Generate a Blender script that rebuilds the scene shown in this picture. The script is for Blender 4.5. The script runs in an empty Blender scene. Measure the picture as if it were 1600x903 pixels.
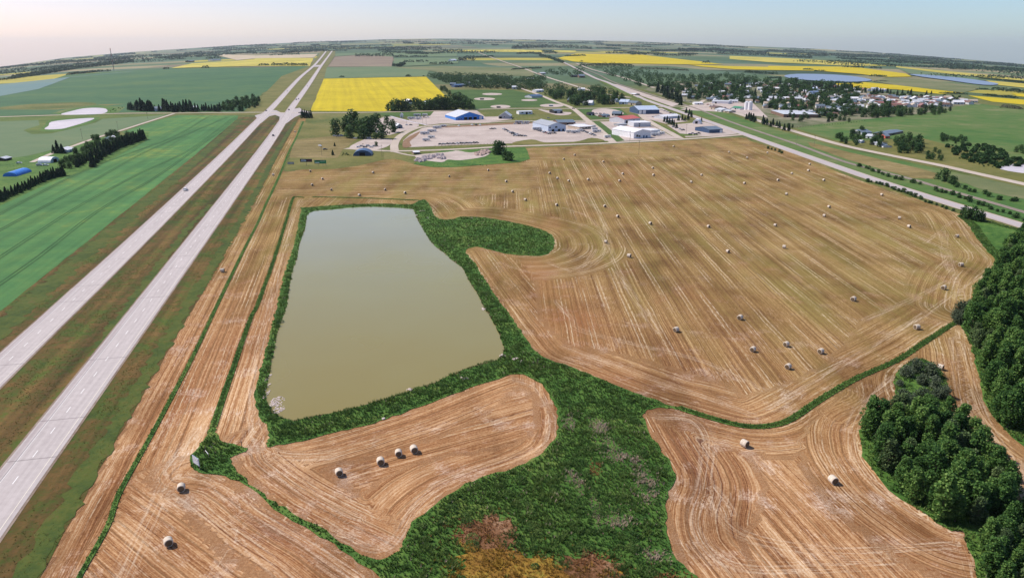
import bpy, bmesh, math, random
import numpy as np
from mathutils import Vector
from mathutils.geometry import delaunay_2d_cdt
R = math.radians
rng = random.Random(7)
nr = np.random.RandomState(11)
S = bpy.context.scene
C = S.collection
# ---------------------------------------------------------------- camera, sky, sun, exposure
H = 100.0                       # height of the drone above the fields, metres
PITCH, KX = 0.3318, 0.7266      # pitch below level, tangent of half the horizontal field
cam = bpy.data.objects.new('camera', bpy.data.cameras.new('camera')); C.objects.link(cam)
cam.location = (0, 0, H); cam.rotation_euler = (math.pi/2 - PITCH, 0, 0)
cam.data.lens = 18/KX; cam.data.sensor_width = 36; cam.data.clip_start = 1; cam.data.clip_end = 80000
S.camera = cam
S.render.resolution_x, S.render.resolution_y = 1024, 577
SUN_EL, SUN_AZ = R(47), math.atan2(-1.0, 0.42)      # azimuth from +Y towards +X
w = bpy.data.worlds.new('World'); S.world = w; w.use_nodes = True
nt = w.node_tree; bg = nt.nodes['Background']
sky = nt.nodes.new('ShaderNodeTexSky'); sky.sky_type = 'NISHITA'; sky.sun_disc = False
sky.sun_elevation = SUN_EL; sky.sun_rotation = SUN_AZ; sky.altitude = 600; sky.air_density = 1.0; sky.dust_density = 0.8; sky.ozone_density = 1.0
hs = nt.nodes.new('ShaderNodeHueSaturation'); hs.inputs['Saturation'].default_value = 0.95; hs.inputs['Value'].default_value = 1.0
nt.links.new(sky.outputs[0], hs.inputs['Color']); # the sunward (left) half of the sky is a milky pink, the far side a clear pale blue
tc = nt.nodes.new('ShaderNodeTexCoord'); sp = nt.nodes.new('ShaderNodeSeparateXYZ'); nt.links.new(tc.outputs['Generated'], sp.inputs[0])
mr = nt.nodes.new('ShaderNodeMapRange'); nt.links.new(sp.outputs[0], mr.inputs[0]); mr.inputs[1].default_value = -.62; mr.inputs[2].default_value = .62
tn = nt.nodes.new('ShaderNodeMix'); tn.data_type = 'RGBA'; nt.links.new(mr.outputs[0], tn.inputs[0]); tn.inputs[6].default_value = (1.12, .95, 1.12, 1); tn.inputs[7].default_value = (.80, .99, 1.26, 1)
ml = nt.nodes.new('ShaderNodeMix'); ml.data_type = 'RGBA'; ml.blend_type = 'MULTIPLY'; ml.inputs[0].default_value = 1; nt.links.new(hs.outputs[0], ml.inputs[6]); nt.links.new(tn.outputs[2], ml.inputs[7])
nt.links.new(ml.outputs[2], bg.inputs['Color'])
bg.inputs['Strength'].default_value = 0.11
sd = bpy.data.lights.new('sun', 'SUN'); sd.energy = 5.0; sd.angle = R(0.5); sd.color = (1.0, 0.93, 0.84)
sun = bpy.data.objects.new('sun', sd); C.objects.link(sun)
sv = Vector((math.sin(SUN_AZ)*math.cos(SUN_EL), math.cos(SUN_AZ)*math.cos(SUN_EL), math.sin(SUN_EL)))
sun.rotation_euler = sv.to_track_quat('Z', 'Y').to_euler(); sun.location = (0, 0, 400)
HAZE_D = 2.2e-5
vs = S.view_settings; vs.view_transform = 'Standard'; vs.look = 'None'; vs.gamma = 1.0; vs.exposure = 0.12; vs.use_curve_mapping = False

# ---------------------------------------------------------------- terrain and picture-to-ground mapping
DF, DH = 1500.0, 20000.0
HOR = [(-200,128),(0,105.5),(100,91.5),(200,82.5),(300,75.5),(400,69.5),(500,65),(600,62.3),(700,61.2),(800,61.5),(900,63),(1000,65.5),
       (1100,69),(1200,73.5),(1300,78),(1400,84),(1500,92),(1600,101),(1800,122)]
def ray(px, py):
    x = (px-800)/800*KX; y = (451.5-py)/800*KX
    return np.array([x, math.cos(PITCH)+y*math.sin(PITCH), -math.sin(PITCH)+y*math.cos(PITCH)])
_ha, _he = [], []
for p_ in HOR:
    r_ = ray(*p_); _ha.append(math.atan2(r_[0], r_[1])); _he.append(r_[2]/math.hypot(r_[0], r_[1]))
_ha = [-math.pi, _ha[0]-.5] + _ha + [_ha[-1]+.5, math.pi]; _he = [-.02, -.03] + _he + [-.03, -.02]
def terrain(X, Y):
    X = np.asarray(X, float); Y = np.asarray(Y, float)
    d = np.hypot(X, Y); a = np.arctan2(X, Y)
    T = H + DH*np.interp(a, _ha, _he)
    f = np.clip((d-DF)/(DH-DF), 0, None)**1.15
    roll = np.clip((d-2500)/5000, 0, 1)*(6*np.sin(X/900+1)*np.cos(Y/1300) + 5*np.sin(Y/700+X/2100))
    z = T*np.minimum(f, 1) + roll
    return z - np.clip(d-DH, 0, None)*0.12
def G(px, py):
    """ground point (X, Y) that the picture shows at photo pixel px, py"""
    r = ray(px, py)
    if r[2] < 0:
        t = H/-r[2]
        if math.hypot(r[0], r[1])*t < DF: return (r[0]*t, r[1]*t)
    hyp = math.hypot(r[0], r[1]); ts = np.geomspace(DF*.98, DH, 500)/hyp
    zz = H + r[2]*ts - terrain(r[0]*ts, r[1]*ts)
    k = np.argmax(zz < 0) if (zz < 0).any() else len(ts)-1
    if k == 0: return (r[0]*ts[0], r[1]*ts[0])
    a, b = ts[k-1], ts[k]
    for _ in range(25):
        m = (a+b)/2
        if H + r[2]*m - float(terrain(r[0]*m, r[1]*m)) < 0: b = m
        else: a = m
    return (r[0]*a, r[1]*a)
def depth_of(px, py):
    x, y = G(px, py); z = float(terrain(x, y)); return y*math.cos(PITCH) + (H-z)*math.sin(PITCH)
def mpp(px, py): return depth_of(px, py)*KX/800       # metres per photo pixel there
def hz(x, y): return float(terrain(x, y))
ZC = [0]                        # every sheet gets a height of its own, so no two faces coincide
def zoff(X, Y, k):
    d = np.hypot(X, Y); return 0.05*k + .0006*ZC[0] + np.clip((d-1500)/1500, 0, 1)*(0.8+0.4*k+.012*ZC[0])

# ---------------------------------------------------------------- object helpers
def link(o, parent=None):
    C.objects.link(o)
    if parent is not None: o.parent = parent
    return o
def obj(name, me, parent=None, mat=None):
    if isinstance(me, bmesh.types.BMesh):
        m = bpy.data.meshes.new(name); me.to_mesh(m); me.free(); me = m
    if mat is not None and not me.materials:
        for q in (mat if isinstance(mat, (list, tuple)) else [mat]): me.materials.append(q)
    return link(bpy.data.objects.new(name, me), parent)
def tag(o, label=None, cat=None, group=None, kind=None):
    if label: o['label'] = label
    if cat: o['category'] = cat
    if group: o['group'] = group
    if kind: o['kind'] = kind
    return o
def empty(name, loc, rz=0, label=None, cat=None, group=None, sc=1.0):
    o = bpy.data.objects.new(name, None); C.objects.link(o); o.location = loc; o.rotation_euler = (0, 0, rz)
    o.scale = (sc, sc, sc); o.empty_display_size = .3
    return tag(o, label, cat, group)
KIDS = {}
def kid(root, ch): KIDS.setdefault(root.name, []).append(ch); return ch
def part(name, me, root, mat=None): return kid(root, obj(name, me, root, mat))
def dup(root, loc, rz=0, label=None, group=None, sc=1.0, cat=None):
    def cp(o, par):
        c = o.copy(); C.objects.link(c)
        if par is not None: c.parent = par
        for k in KIDS.get(o.name, []): kid(c, cp(k, c))
        return c
    c = cp(root, None); c.location = loc; c.rotation_euler = (0, 0, rz); c.scale = sc if isinstance(sc, tuple) else (sc,)*3
    return tag(c, label, cat, group)
ORD = 'first second third fourth fifth sixth seventh eighth ninth tenth eleventh twelfth thirteenth fourteenth fifteenth sixteenth seventeenth eighteenth nineteenth twentieth'.split()
def nth(i): return ORD[i] if i < 20 else 'twenty-'+ORD[i-20] if i < 29 else 'thirtieth' if i == 29 else 'thirty-'+ORD[i-30]
def from_np(name, V, F, attrs=None, mats=None, smooth=False):
    """V (n,3), F (m,4) or (m,3); attrs: name -> (domain, type, array)"""
    me = bpy.data.meshes.new(name); n, m, q = len(V), len(F), F.shape[1]
    me.vertices.add(n); me.vertices.foreach_set('co', np.asarray(V, np.float32).ravel())
    me.loops.add(m*q); me.loops.foreach_set('vertex_index', np.asarray(F, np.int32).ravel())
    me.polygons.add(m); me.polygons.foreach_set('loop_start', np.arange(0, m*q, q, dtype=np.int32))
    me.polygons.foreach_set('loop_total', np.full(m, q, np.int32))
    me.update(calc_edges=True)
    for k, (dom, ty, a) in (attrs or {}).items():
        at = me.attributes.new(k, ty, dom)
        at.data.foreach_set('value' if ty == 'FLOAT' else 'vector' if ty == 'FLOAT_VECTOR' else 'color', np.asarray(a, np.float32).ravel())
    for q_ in (mats or []): me.materials.append(q_)
    if smooth: me.polygons.foreach_set('use_smooth', np.ones(m, bool))
    return me

# ---------------------------------------------------------------- material helpers
class NB:
    def __init__(s, name):
        s.m = bpy.data.materials.new(name); s.m.use_nodes = True; s.t = s.m.node_tree; s.b = s.t.nodes['Principled BSDF']
        s.b.inputs['Specular IOR Level'].default_value = 0.15; s.b.inputs['Roughness'].default_value = .9
    def put(s, sock, v):
        if isinstance(v, bpy.types.NodeSocket): s.t.links.new(v, sock)
        elif v is not None:
            if hasattr(sock.default_value, '__len__') and len(sock.default_value) == 4 and len(v) == 3: v = (*v, 1)
            sock.default_value = v
    def n(s, ty, **kw):
        nd = s.t.nodes.new('ShaderNode'+ty)
        for k, v in kw.items(): setattr(nd, k, v)
        return nd
    def math(s, op, a, b=None, c=None, clamp=False):
        nd = s.n('Math', operation=op); nd.use_clamp = clamp
        s.put(nd.inputs[0], a)
        if b is not None: s.put(nd.inputs[1], b)
        if c is not None: s.put(nd.inputs[2], c)
        return nd.outputs[0]
    def pos(s): return s.n('NewGeometry').outputs['Position']
    def attr(s, name, out='Fac', ty='GEOMETRY'): return s.n('Attribute', attribute_name=name, attribute_type=ty).outputs[out]
    def comb(s, x, y, z=0.0):
        nd = s.n('CombineXYZ'); [s.put(nd.inputs[i], v) for i, v in enumerate((x, y, z))]; return nd.outputs[0]
    def sep(s, v): nd = s.n('SeparateXYZ'); s.put(nd.inputs[0], v); return nd.outputs
    def noise(s, v, scale, detail=3, rough=.55, dist=0, col=False):
        nd = s.n('TexNoise'); s.put(nd.inputs['Vector'], v); nd.inputs['Scale'].default_value = scale
        nd.inputs['Detail'].default_value = detail; nd.inputs['Roughness'].default_value = rough; nd.inputs['Distortion'].default_value = dist
        return nd.outputs['Color' if col else 'Fac']
    def rng(s, v, a, b, c=0.0, d=1.0):
        nd = s.n('MapRange'); s.put(nd.inputs[0], v)
        for i, q in enumerate((a, b, c, d)): s.put(nd.inputs[i+1], q)
        return nd.outputs[0]
    def ramp(s, v, stops, interp='LINEAR'):
        nd = s.n('ValToRGB'); cr = nd.color_ramp; cr.interpolation = interp
        while len(cr.elements) < len(stops): cr.elements.new(.5)
        for e, (p, c) in zip(cr.elements, stops): e.position = p; e.color = (*c, 1)
        s.put(nd.inputs[0], v); return nd.outputs[0]
    def mix(s, f, a, b, ty='MIX'):
        nd = s.n('Mix', data_type='RGBA', blend_type=ty); s.put(nd.inputs[0], f); s.put(nd.inputs[6], a); s.put(nd.inputs[7], b); return nd.outputs[2]
    def bump(s, h, dist=.1, st=1.0):
        nd = s.n('Bump'); s.put(nd.inputs['Height'], h); nd.inputs['Distance'].default_value = dist; nd.inputs['Strength'].default_value = st
        s.t.links.new(nd.outputs[0], s.b.inputs['Normal'])
    def done(s, col, rough=None, spec=None, metal=None):
        s.put(s.b.inputs['Base Color'], col)
        if rough is not None: s.put(s.b.inputs['Roughness'], rough)
        if spec is not None: s.b.inputs['Specular IOR Level'].default_value = spec
        if metal is not None: s.b.inputs['Metallic'].default_value = metal
        return s.m
_M = {}
def flat(name, c, rough=.7, spec=.3, var=.12, scale=1.5, metal=0):
    """a painted or plain surface with light weathering"""
    if name in _M: return _M[name]
    b = NB(name); n1 = b.noise(b.pos(), scale, 4); 
    lo = tuple(x*(1-var) for x in c); hi = tuple(min(1, x*(1+var)) for x in c)
    _M[name] = b.done(b.ramp(n1, [(.3, lo), (.7, hi)]), rough, spec, metal); return _M[name]
def ground_mat(name, cols, s1=.02, s2=.25, s3=1.5, row=None, bump=.25, fleck=None):
    """cols: 3-4 colours dark..light, mixed by two noises; row = (angle, spacing m, strength)"""
    b = NB(name); p = b.pos(); n1 = b.noise(p, s1, 5, .6); n2 = b.noise(p, s2, 5, .65); n3 = b.noise(p, s3, 3, .7)
    f = b.math('ADD', b.math('MULTIPLY', n1, .5), b.math('ADD', b.math('MULTIPLY', n2, .35), b.math('MULTIPLY', n3, .15)))
    k = len(cols)
    c = b.ramp(f, [(.36+.28*i/(k-1), q) for i, q in enumerate(cols)])
    if row:
        a, sp, stg = row; x, y, z = b.sep(p)
        u = b.math('ADD', b.math('MULTIPLY', x, math.cos(a)), b.math('MULTIPLY', y, -math.sin(a)))
        v = b.math('ADD', b.math('MULTIPLY', x, math.sin(a)), b.math('MULTIPLY', y, math.cos(a)))
        st = b.noise(b.comb(b.math('MULTIPLY', u, 1/sp), b.math('MULTIPLY', v, .02/sp)), 1, 3, .6)
        c = b.mix(1.0, c, b.ramp(st, [(.35, (1-stg,)*3), (.65, (1+stg*.4,)*3)]), 'MULTIPLY')
    if fleck: c = b.mix(b.rng(n3, .62, .72), c, fleck)
    b.bump(n2, bump*2, .6)
    return b.done(c)
def leaf_mat(name, dark, mid, light, trans=.25):
    b = NB(name); r = b.attr('rnd'); oi = b.n('ObjectInfo').outputs['Random']
    f = b.math('ADD', b.math('MULTIPLY', r, .6), b.math('MULTIPLY', oi, .4))
    c = b.ramp(f, [(.15, dark), (.5, mid), (.92, light)])
    b.done(c, .75, .2)
    tr = b.n('BsdfTranslucent'); b.put(tr.inputs[0], c); mx = b.n('MixShader'); mx.inputs[0].default_value = trans
    b.t.links.new(b.b.outputs[0], mx.inputs[1]); b.t.links.new(tr.outputs[0], mx.inputs[2])
    b.t.links.new(mx.outputs[0], b.t.nodes['Material Output'].inputs[0]); return b.m

# ---------------------------------------------------------------- sheets, ribbons, foliage
def catmull(P, n=6, closed=True):
    P = [np.array(p, float) for p in P]; out = []; N = len(P)
    for i in range(N if closed else N-1):
        if closed: p0, p1, p2, p3 = P[i-1], P[i], P[(i+1) % N], P[(i+2) % N]
        else: p0, p1, p2, p3 = P[max(i-1, 0)], P[i], P[i+1], P[min(i+2, N-1)]
        for j in range(n):
            t = j/n
            out.append(.5*((2*p1)+(-p0+p2)*t+(2*p0-5*p1+4*p2-p3)*t*t+(-p0+3*p1-3*p2+p3)*t**3))
    if not closed: out.append(P[-1])
    return out
def inpoly(X, Y, poly):
    X = np.asarray(X, float); Y = np.asarray(Y, float); c = np.zeros(X.shape, bool); n = len(poly)
    for i in range(n):
        x1, y1 = poly[i-1]; x2, y2 = poly[i]
        if y1 == y2: continue
        m = ((y1 > Y) != (y2 > Y)) & (X < (x2-x1)*(Y-y1)/(y2-y1)+x1); c ^= m
    return c
def wobble(P, amp, step):
    """resample a closed ground outline and roughen it"""
    out = []; n = len(P)
    for i in range(n):
        a = np.array(P[i]); b = np.array(P[(i+1) % n]); L = np.linalg.norm(b-a); k = max(1, int(L/step))
        nrm = np.array([-(b-a)[1], (b-a)[0]])/(L+1e-6)
        for j in range(k):
            out.append(a+(b-a)*j/k + nrm*amp*(nr.rand()-.5)*2)
    return out
def sheet_ground(name, P, mat, level, kind='structure', label=None, cat=None, tilt=False):
    """flat surface laid on the terrain from a closed ground outline"""
    ZC[0] += 1
    vo, _, fo, *_r = delaunay_2d_cdt([Vector((float(p[0]), float(p[1]))) for p in P], [], [list(range(len(P)))], 1, 1e-3)
    bm = bmesh.new(); vs_ = [bm.verts.new((v[0], v[1], 0)) for v in vo]
    for f in fo: bm.faces.new([vs_[i] for i in f])
    xs = [p[0] for p in P]; ys = [p[1] for p in P]
    far = max(math.hypot(x, y) for x, y in zip(xs, ys)) > DF
    if far:
        for ax, (lo, hi) in ((0, (min(xs), max(xs))), (1, (min(ys), max(ys)))):
            stp = max(150.0, (hi-lo)/40); q = math.ceil(lo/stp)*stp
            while q < hi:
                co = (q, 0, 0) if ax == 0 else (0, q, 0); no = (1, 0, 0) if ax == 0 else (0, 1, 0)
                bmesh.ops.bisect_plane(bm, geom=bm.verts[:]+bm.edges[:]+bm.faces[:], plane_co=co, plane_no=no); q += stp
    for v in bm.verts: v.co.z = hz(v.co.x, v.co.y) + float(zoff(v.co.x, v.co.y, level))
    bmesh.ops.recalc_face_normals(bm, faces=bm.faces[:])
    for f in bm.faces:
        if f.normal.z < 0: f.normal_flip()
    o = obj(name, bm, None, mat); tag(o, label, cat, None, kind); return o
def sheet(name, P, mat, level=1, smooth=0, rough=None, **kw):
    if smooth: P = catmull(P, smooth)
    Q = [G(*p) for p in P]
    if rough: Q = wobble(Q, *rough)
    return sheet_ground(name, Q, mat, level, **kw)
def ribbon(name, P, width, mat, level=2, smooth=5, px=True, parent=None, widths=None, kind='structure'):
    ZC[0] += 1
    if smooth: P = catmull(P, smooth, False)
    Q = [np.array(G(*p)) for p in P] if px else [np.array(p, float) for p in P]
    R_ = [Q[0]]
    for q in Q[1:]:
        L = np.linalg.norm(q-R_[-1]); k = max(1, int(L/60))
        a = R_[-1]
        for j in range(1, k+1): R_.append(a+(q-a)*j/k)
    Q = R_; V = []; along = 0; A = []
    for i, q in enumerate(Q):
        t = Q[min(i+1, len(Q)-1)]-Q[max(i-1, 0)]; t = t/(np.linalg.norm(t)+1e-9); n = np.array([t[1], -t[0]])
        if i: along += np.linalg.norm(q-Q[i-1])
        wd = width if widths is None else np.interp(i/(len(Q)-1), np.linspace(0, 1, len(widths)), widths)
        for s in (-1, 1):
            e = q+n*s*wd/2; V.append((e[0], e[1], hz(*e)+float(zoff(e[0], e[1], level)))); A.append((s*wd/2, along, 0))
    V = np.array(V); F = np.array([(2*i, 2*i+1, 2*i+3, 2*i+2) for i in range(len(Q)-1)])
    me = from_np(name, V, F, {'uvm': ('POINT', 'FLOAT_VECTOR', A)}, [mat])
    o = obj(name, me, parent)
    if kind: o['kind'] = kind
    return o
def leaves(cen, size, aspect=1.3, up=.35, flop=None):
    """quads at the given centres; returns V, F, rnd"""
    n = len(cen); size = np.broadcast_to(size, (n,))
    nrm = nr.normal(size=(n, 3)); nrm[:, 2] = np.abs(nrm[:, 2])+up
    if flop is not None: nrm += flop
    nrm /= np.linalg.norm(nrm, axis=1)[:, None]
    t = np.cross(nrm, nr.normal(size=(n, 3))); t /= np.linalg.norm(t, axis=1)[:, None]+1e-9
    b = np.cross(nrm, t); s = size[:, None]*.5
    V = np.stack([cen-t*s*aspect-b*s*.4, cen+t*s*.1-b*s, cen+t*s*aspect+b*s*.3, cen-t*s*.1+b*s], 1).reshape(-1, 3)
    return V, np.arange(4*n).reshape(n, 4), nr.rand(n)
def leaf_mesh(name, cen, size, mat, up=.35, aspect=1.3, tone=None, flop=None):
    V, F, r = leaves(np.asarray(cen), size, aspect, up, flop)
    if tone is not None: r = np.clip(.35*r+.65*tone, 0, 1)
    return from_np(name, V, F, {'rnd': ('FACE', 'FLOAT', r)}, [mat])
def tufts(name, P, h, wdt, mat, blades=4, lean=.5, tone=None):
    """grass or reed tufts: each P (x, y, z) carries a few bent triangular blades"""
    P = np.asarray(P, float); n = len(P); h = np.broadcast_to(h, (n,)); wdt = np.broadcast_to(wdt, (n,))
    P = np.repeat(P, blades, 0); hh = np.repeat(h, blades)*(.6+.6*nr.rand(n*blades)); ww = np.repeat(wdt, blades)
    a = nr.rand(n*blades)*2*math.pi; d = np.stack([np.cos(a), np.sin(a)], 1); o = np.stack([-np.sin(a), np.cos(a)], 1)
    l = lean*hh*(.3+nr.rand(n*blades)); base = P[:, :2]+d*(ww*.3)[:, None]
    tip = base+d*l[:, None]
    V = np.zeros((n*blades, 3, 3)); V[:, 0, :2] = base-o*(ww*.5)[:, None]; V[:, 1, :2] = base+o*(ww*.5)[:, None]; V[:, 2, :2] = tip
    V[:, 0, 2] = V[:, 1, 2] = P[:, 2]-.03; V[:, 2, 2] = P[:, 2]+hh
    r = np.repeat(tone if tone is not None else nr.rand(n), blades)*.6+.4*nr.rand(n*blades)
    return from_np(name, V.reshape(-1, 3), np.arange(n*blades*3).reshape(-1, 3), {'rnd': ('FACE', 'FLOAT', r)}, [mat])
def scatter(poly, dens, cap=200000):
    """random ground points in a closed ground outline, dens per square metre"""
    xs = np.array([p[0] for p in poly]); ys = np.array([p[1] for p in poly]); A = (xs.max()-xs.min())*(ys.max()-ys.min())
    n = int(min(cap*3, A*dens)); X = xs.min()+nr.rand(n)*(xs.max()-xs.min()); Y = ys.min()+nr.rand(n)*(ys.max()-ys.min())
    m = inpoly(X, Y, poly); return X[m], Y[m]
def seg_dist(X, Y, line, closed=True):
    """distance to a polyline and the running length at the nearest point"""
    best = np.full(X.shape, 1e9); al = np.zeros(X.shape); acc = 0; n = len(line)
    for i in range(n if closed else n-1):
        x1, y1 = line[i]; x2, y2 = line[(i+1) % n]; dx, dy = x2-x1, y2-y1; L2 = dx*dx+dy*dy
        if L2 < 1e-9: continue
        t = np.clip(((X-x1)*dx+(Y-y1)*dy)/L2, 0, 1); d = np.hypot(X-x1-t*dx, Y-y1-t*dy); m = d < best
        best[m] = d[m]; al[m] = acc+t[m]*math.sqrt(L2); acc += math.sqrt(L2)
    return best, al
# ================================================================ THE SETTING
HWY = R(-12.8)
# ---- ground sheet to the horizon
def make_ground():
    az = np.concatenate([np.arange(-180, -46, 6), np.arange(-46, 46, .5), np.arange(46, 180, 6)])*math.pi/180
    rr = np.concatenate([[30], np.arange(100, 1500, 200), np.arange(1500, 4000, 70), np.geomspace(4000, 20000, 60), [21000, 23000]])
    A, Rr = np.meshgrid(az, rr); X = (Rr*np.sin(A)).ravel(); Y = (Rr*np.cos(A)).ravel()
    V = np.stack([X, Y, terrain(X, Y)], 1); n, m = len(az), len(rr)
    F = [(j*n+i, j*n+(i+1) % n, (j+1)*n+(i+1) % n, (j+1)*n+i) for j in range(m-1) for i in range(n)]
    V = np.vstack([V, [0, 0, 0]]); F += [(len(V)-1, (i+1) % n, i, i) for i in range(0)]
    me = from_np('ground', V, np.array(F), smooth=True)
    bm = bmesh.new(); bm.from_mesh(me); bm.verts.ensure_lookup_table()
    for i in range(n): bm.faces.new((bm.verts[len(V)-1], bm.verts[(i+1) % n], bm.verts[i]))
    bmesh.ops.recalc_face_normals(bm, faces=bm.faces[:])
    if sum(f.normal.z for f in bm.faces) < 0: bmesh.ops.reverse_faces(bm, faces=bm.faces[:])
    for f in bm.faces: f.smooth = True
    b = NB('far_farmland'); p = b.pos(); x, y, z = b.sep(p)
    rx = b.math('ADD', b.math('MULTIPLY', x, math.cos(HWY)), b.math('MULTIPLY', y, -math.sin(HWY)))
    ry = b.math('ADD', b.math('MULTIPLY', x, math.sin(HWY)), b.math('MULTIPLY', y, math.cos(HWY)))
    wob = b.math('MULTIPLY', b.noise(p, .0007, 2), 260)
    cx = b.math('FLOOR', b.math('DIVIDE', b.math('ADD', rx, wob), 780.0)); cy = b.math('FLOOR', b.math('DIVIDE', b.math('ADD', ry, wob), 410.0))
    wn = b.n('TexWhiteNoise', noise_dimensions='2D'); b.put(wn.inputs['Vector'], b.comb(cx, cy)); v = wn.outputs['Value']
    fields = b.ramp(v, [(0, (.075, .125, .06)), (.16, (.115, .16, .075)), (.3, (.06, .115, .06)), (.44, (.21, .20, .105)), (.56, (.085, .14, .085)), (.68, (.26, .23, .13)),
                        (.76, (.36, .32, .05)), (.83, (.05, .085, .045)), (.91, (.19, .16, .10))], 'CONSTANT')
    n1 = b.noise(p, .004, 6, .6); n2 = b.noise(p, .05, 4, .6)
    fields = b.mix(1.0, fields, b.ramp(b.math('ADD', b.math('MULTIPLY', n1, .6), b.math('MULTIPLY', n2, .4)), [(.35, (.72, .74, .72)), (.65, (1.25, 1.2, 1.15))]), 'MULTIPLY')
    near = b.ramp(b.math('ADD', b.math('MULTIPLY', b.noise(p, .012, 5), .55), b.math('MULTIPLY', b.noise(p, .25, 4), .45)), [(.38, (.055, .085, .018)), (.5, (.115, .13, .03)), (.63, (.20, .17, .06))])
    d = b.math('SQRT', b.math('ADD', b.math('MULTIPLY', x, x), b.math('MULTIPLY', y, y)))
    c = b.mix(b.rng(d, 1700, 2100), near, fields); b.bump(n2, .5, .5)
    tag(obj('ground', bm, None, b.done(c)), kind='structure')
make_ground()

# ---- surface materials
M_verge = ground_mat('verge_grass', [(.030, .055, .010), (.065, .095, .014), (.10, .075, .018), (.15, .085, .026), (.10, .105, .018)], .045, .3, 1.6, (HWY, 7, .5))
M_verge2 = ground_mat('grass', [(.04, .075, .014), (.075, .12, .02), (.11, .15, .03), (.16, .17, .05)], .02, .22, 1.2)
M_lawn = ground_mat('lawn', [(.04, .085, .018), (.06, .115, .025), (.09, .14, .035)], .02, .2, 1.2, (R(-105), 6, .12))
M_lush = ground_mat('lush_grass', [(.025, .07, .013), (.05, .12, .02), (.085, .165, .03), (.14, .18, .04)], .05, .4, 1.6)
M_crop = ground_mat('green_crop', [(.042, .13, .038), (.058, .165, .048), (.082, .19, .05), (.18, .24, .045)], .012, .09, .9, (HWY, 7, .2))
M_crop2 = ground_mat('blue_green_crop', [(.036, .095, .042), (.052, .125, .050), (.09, .15, .05)], .004, .03, .3)
M_crop3 = ground_mat('pale_blue_crop', [(.11, .19, .19), (.13, .21, .20), (.15, .21, .16)], .004, .03, .3)
M_crop4 = ground_mat('grey_green_crop', [(.09, .15, .07), (.115, .17, .08), (.15, .19, .09)], .004, .03, .3)
M_canola = ground_mat('canola_bloom', [(.40, .31, .006), (.50, .39, .007), (.56, .45, .01)], .01, .07, .6, (HWY, 12, .14), fleck=(.40, .34, .02))
M_canola2 = ground_mat('pale_canola', [(.30, .32, .05), (.50, .42, .07), (.58, .5, .12)], .004, .04, .3, (R(0), 30, .3))
M_fallow = ground_mat('brown_fallow', [(.17, .13, .09), (.22, .17, .12), (.26, .22, .14)], .006, .05, .4)
M_tan = ground_mat('tan_field', [(.36, .30, .2), (.45, .37, .25), (.5, .42, .3)], .006, .05, .4)
M_olive = ground_mat('olive_pasture', [(.10, .13, .05), (.15, .165, .07), (.22, .2, .11)], .006, .06, .5)
M_townsoil = ground_mat('town_lots', [(.05, .075, .025), (.10, .12, .05), (.22, .20, .13), (.33, .29, .23)], .012, .06, .4)
M_pasture = ground_mat('green_pasture', [(.04, .11, .025), (.07, .14, .03), (.11, .155, .045), (.2, .2, .09)], .008, .05, .5)
M_gravel = ground_mat('gravel', [(.34, .275, .24), (.44, .37, .325), (.53, .45, .40)], .03, .25, 1.5)
M_groad = ground_mat('gravel_road', [(.38, .32, .25), (.46, .39, .32), (.52, .45, .38)], .03, .25, 1.5)
M_dirt = ground_mat('brown_dirt', [(.16, .095, .055), (.23, .14, .08), (.31, .2, .13)], .04, .3, 1.5)
M_pale_shine = ground_mat('pale_ground_water_shine', [(.40, .38, .42), (.50, .47, .50), (.6, .55, .57)], .01, .1, .6)  # pale ground colour that also paints the white shine on the pond water
M_mown = ground_mat('mown_hay_grass', [(.12, .10, .03), (.21, .165, .06), (.31, .235, .11)], .02, .2, 1.0, (R(-100), 8, .25))
M_ballast = ground_mat('rail_ballast', [(.19, .16, .13), (.25, .21, .17), (.30, .26, .21)], .03, .3, 1.6)
M_yard = ground_mat('industrial_turf', [(.08, .09, .02), (.14, .14, .035), (.21, .17, .06)], .02, .2, 1.0)
M_should = ground_mat('shoulder_gravel', [(.17, .12, .09), (.25, .19, .145), (.33, .27, .22)], .05, .4, 2)
M_trk = ground_mat('crop_wheel_track', [(.02, .055, .018), (.035, .09, .03), (.05, .12, .04)], .05, .4, 2)
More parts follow.
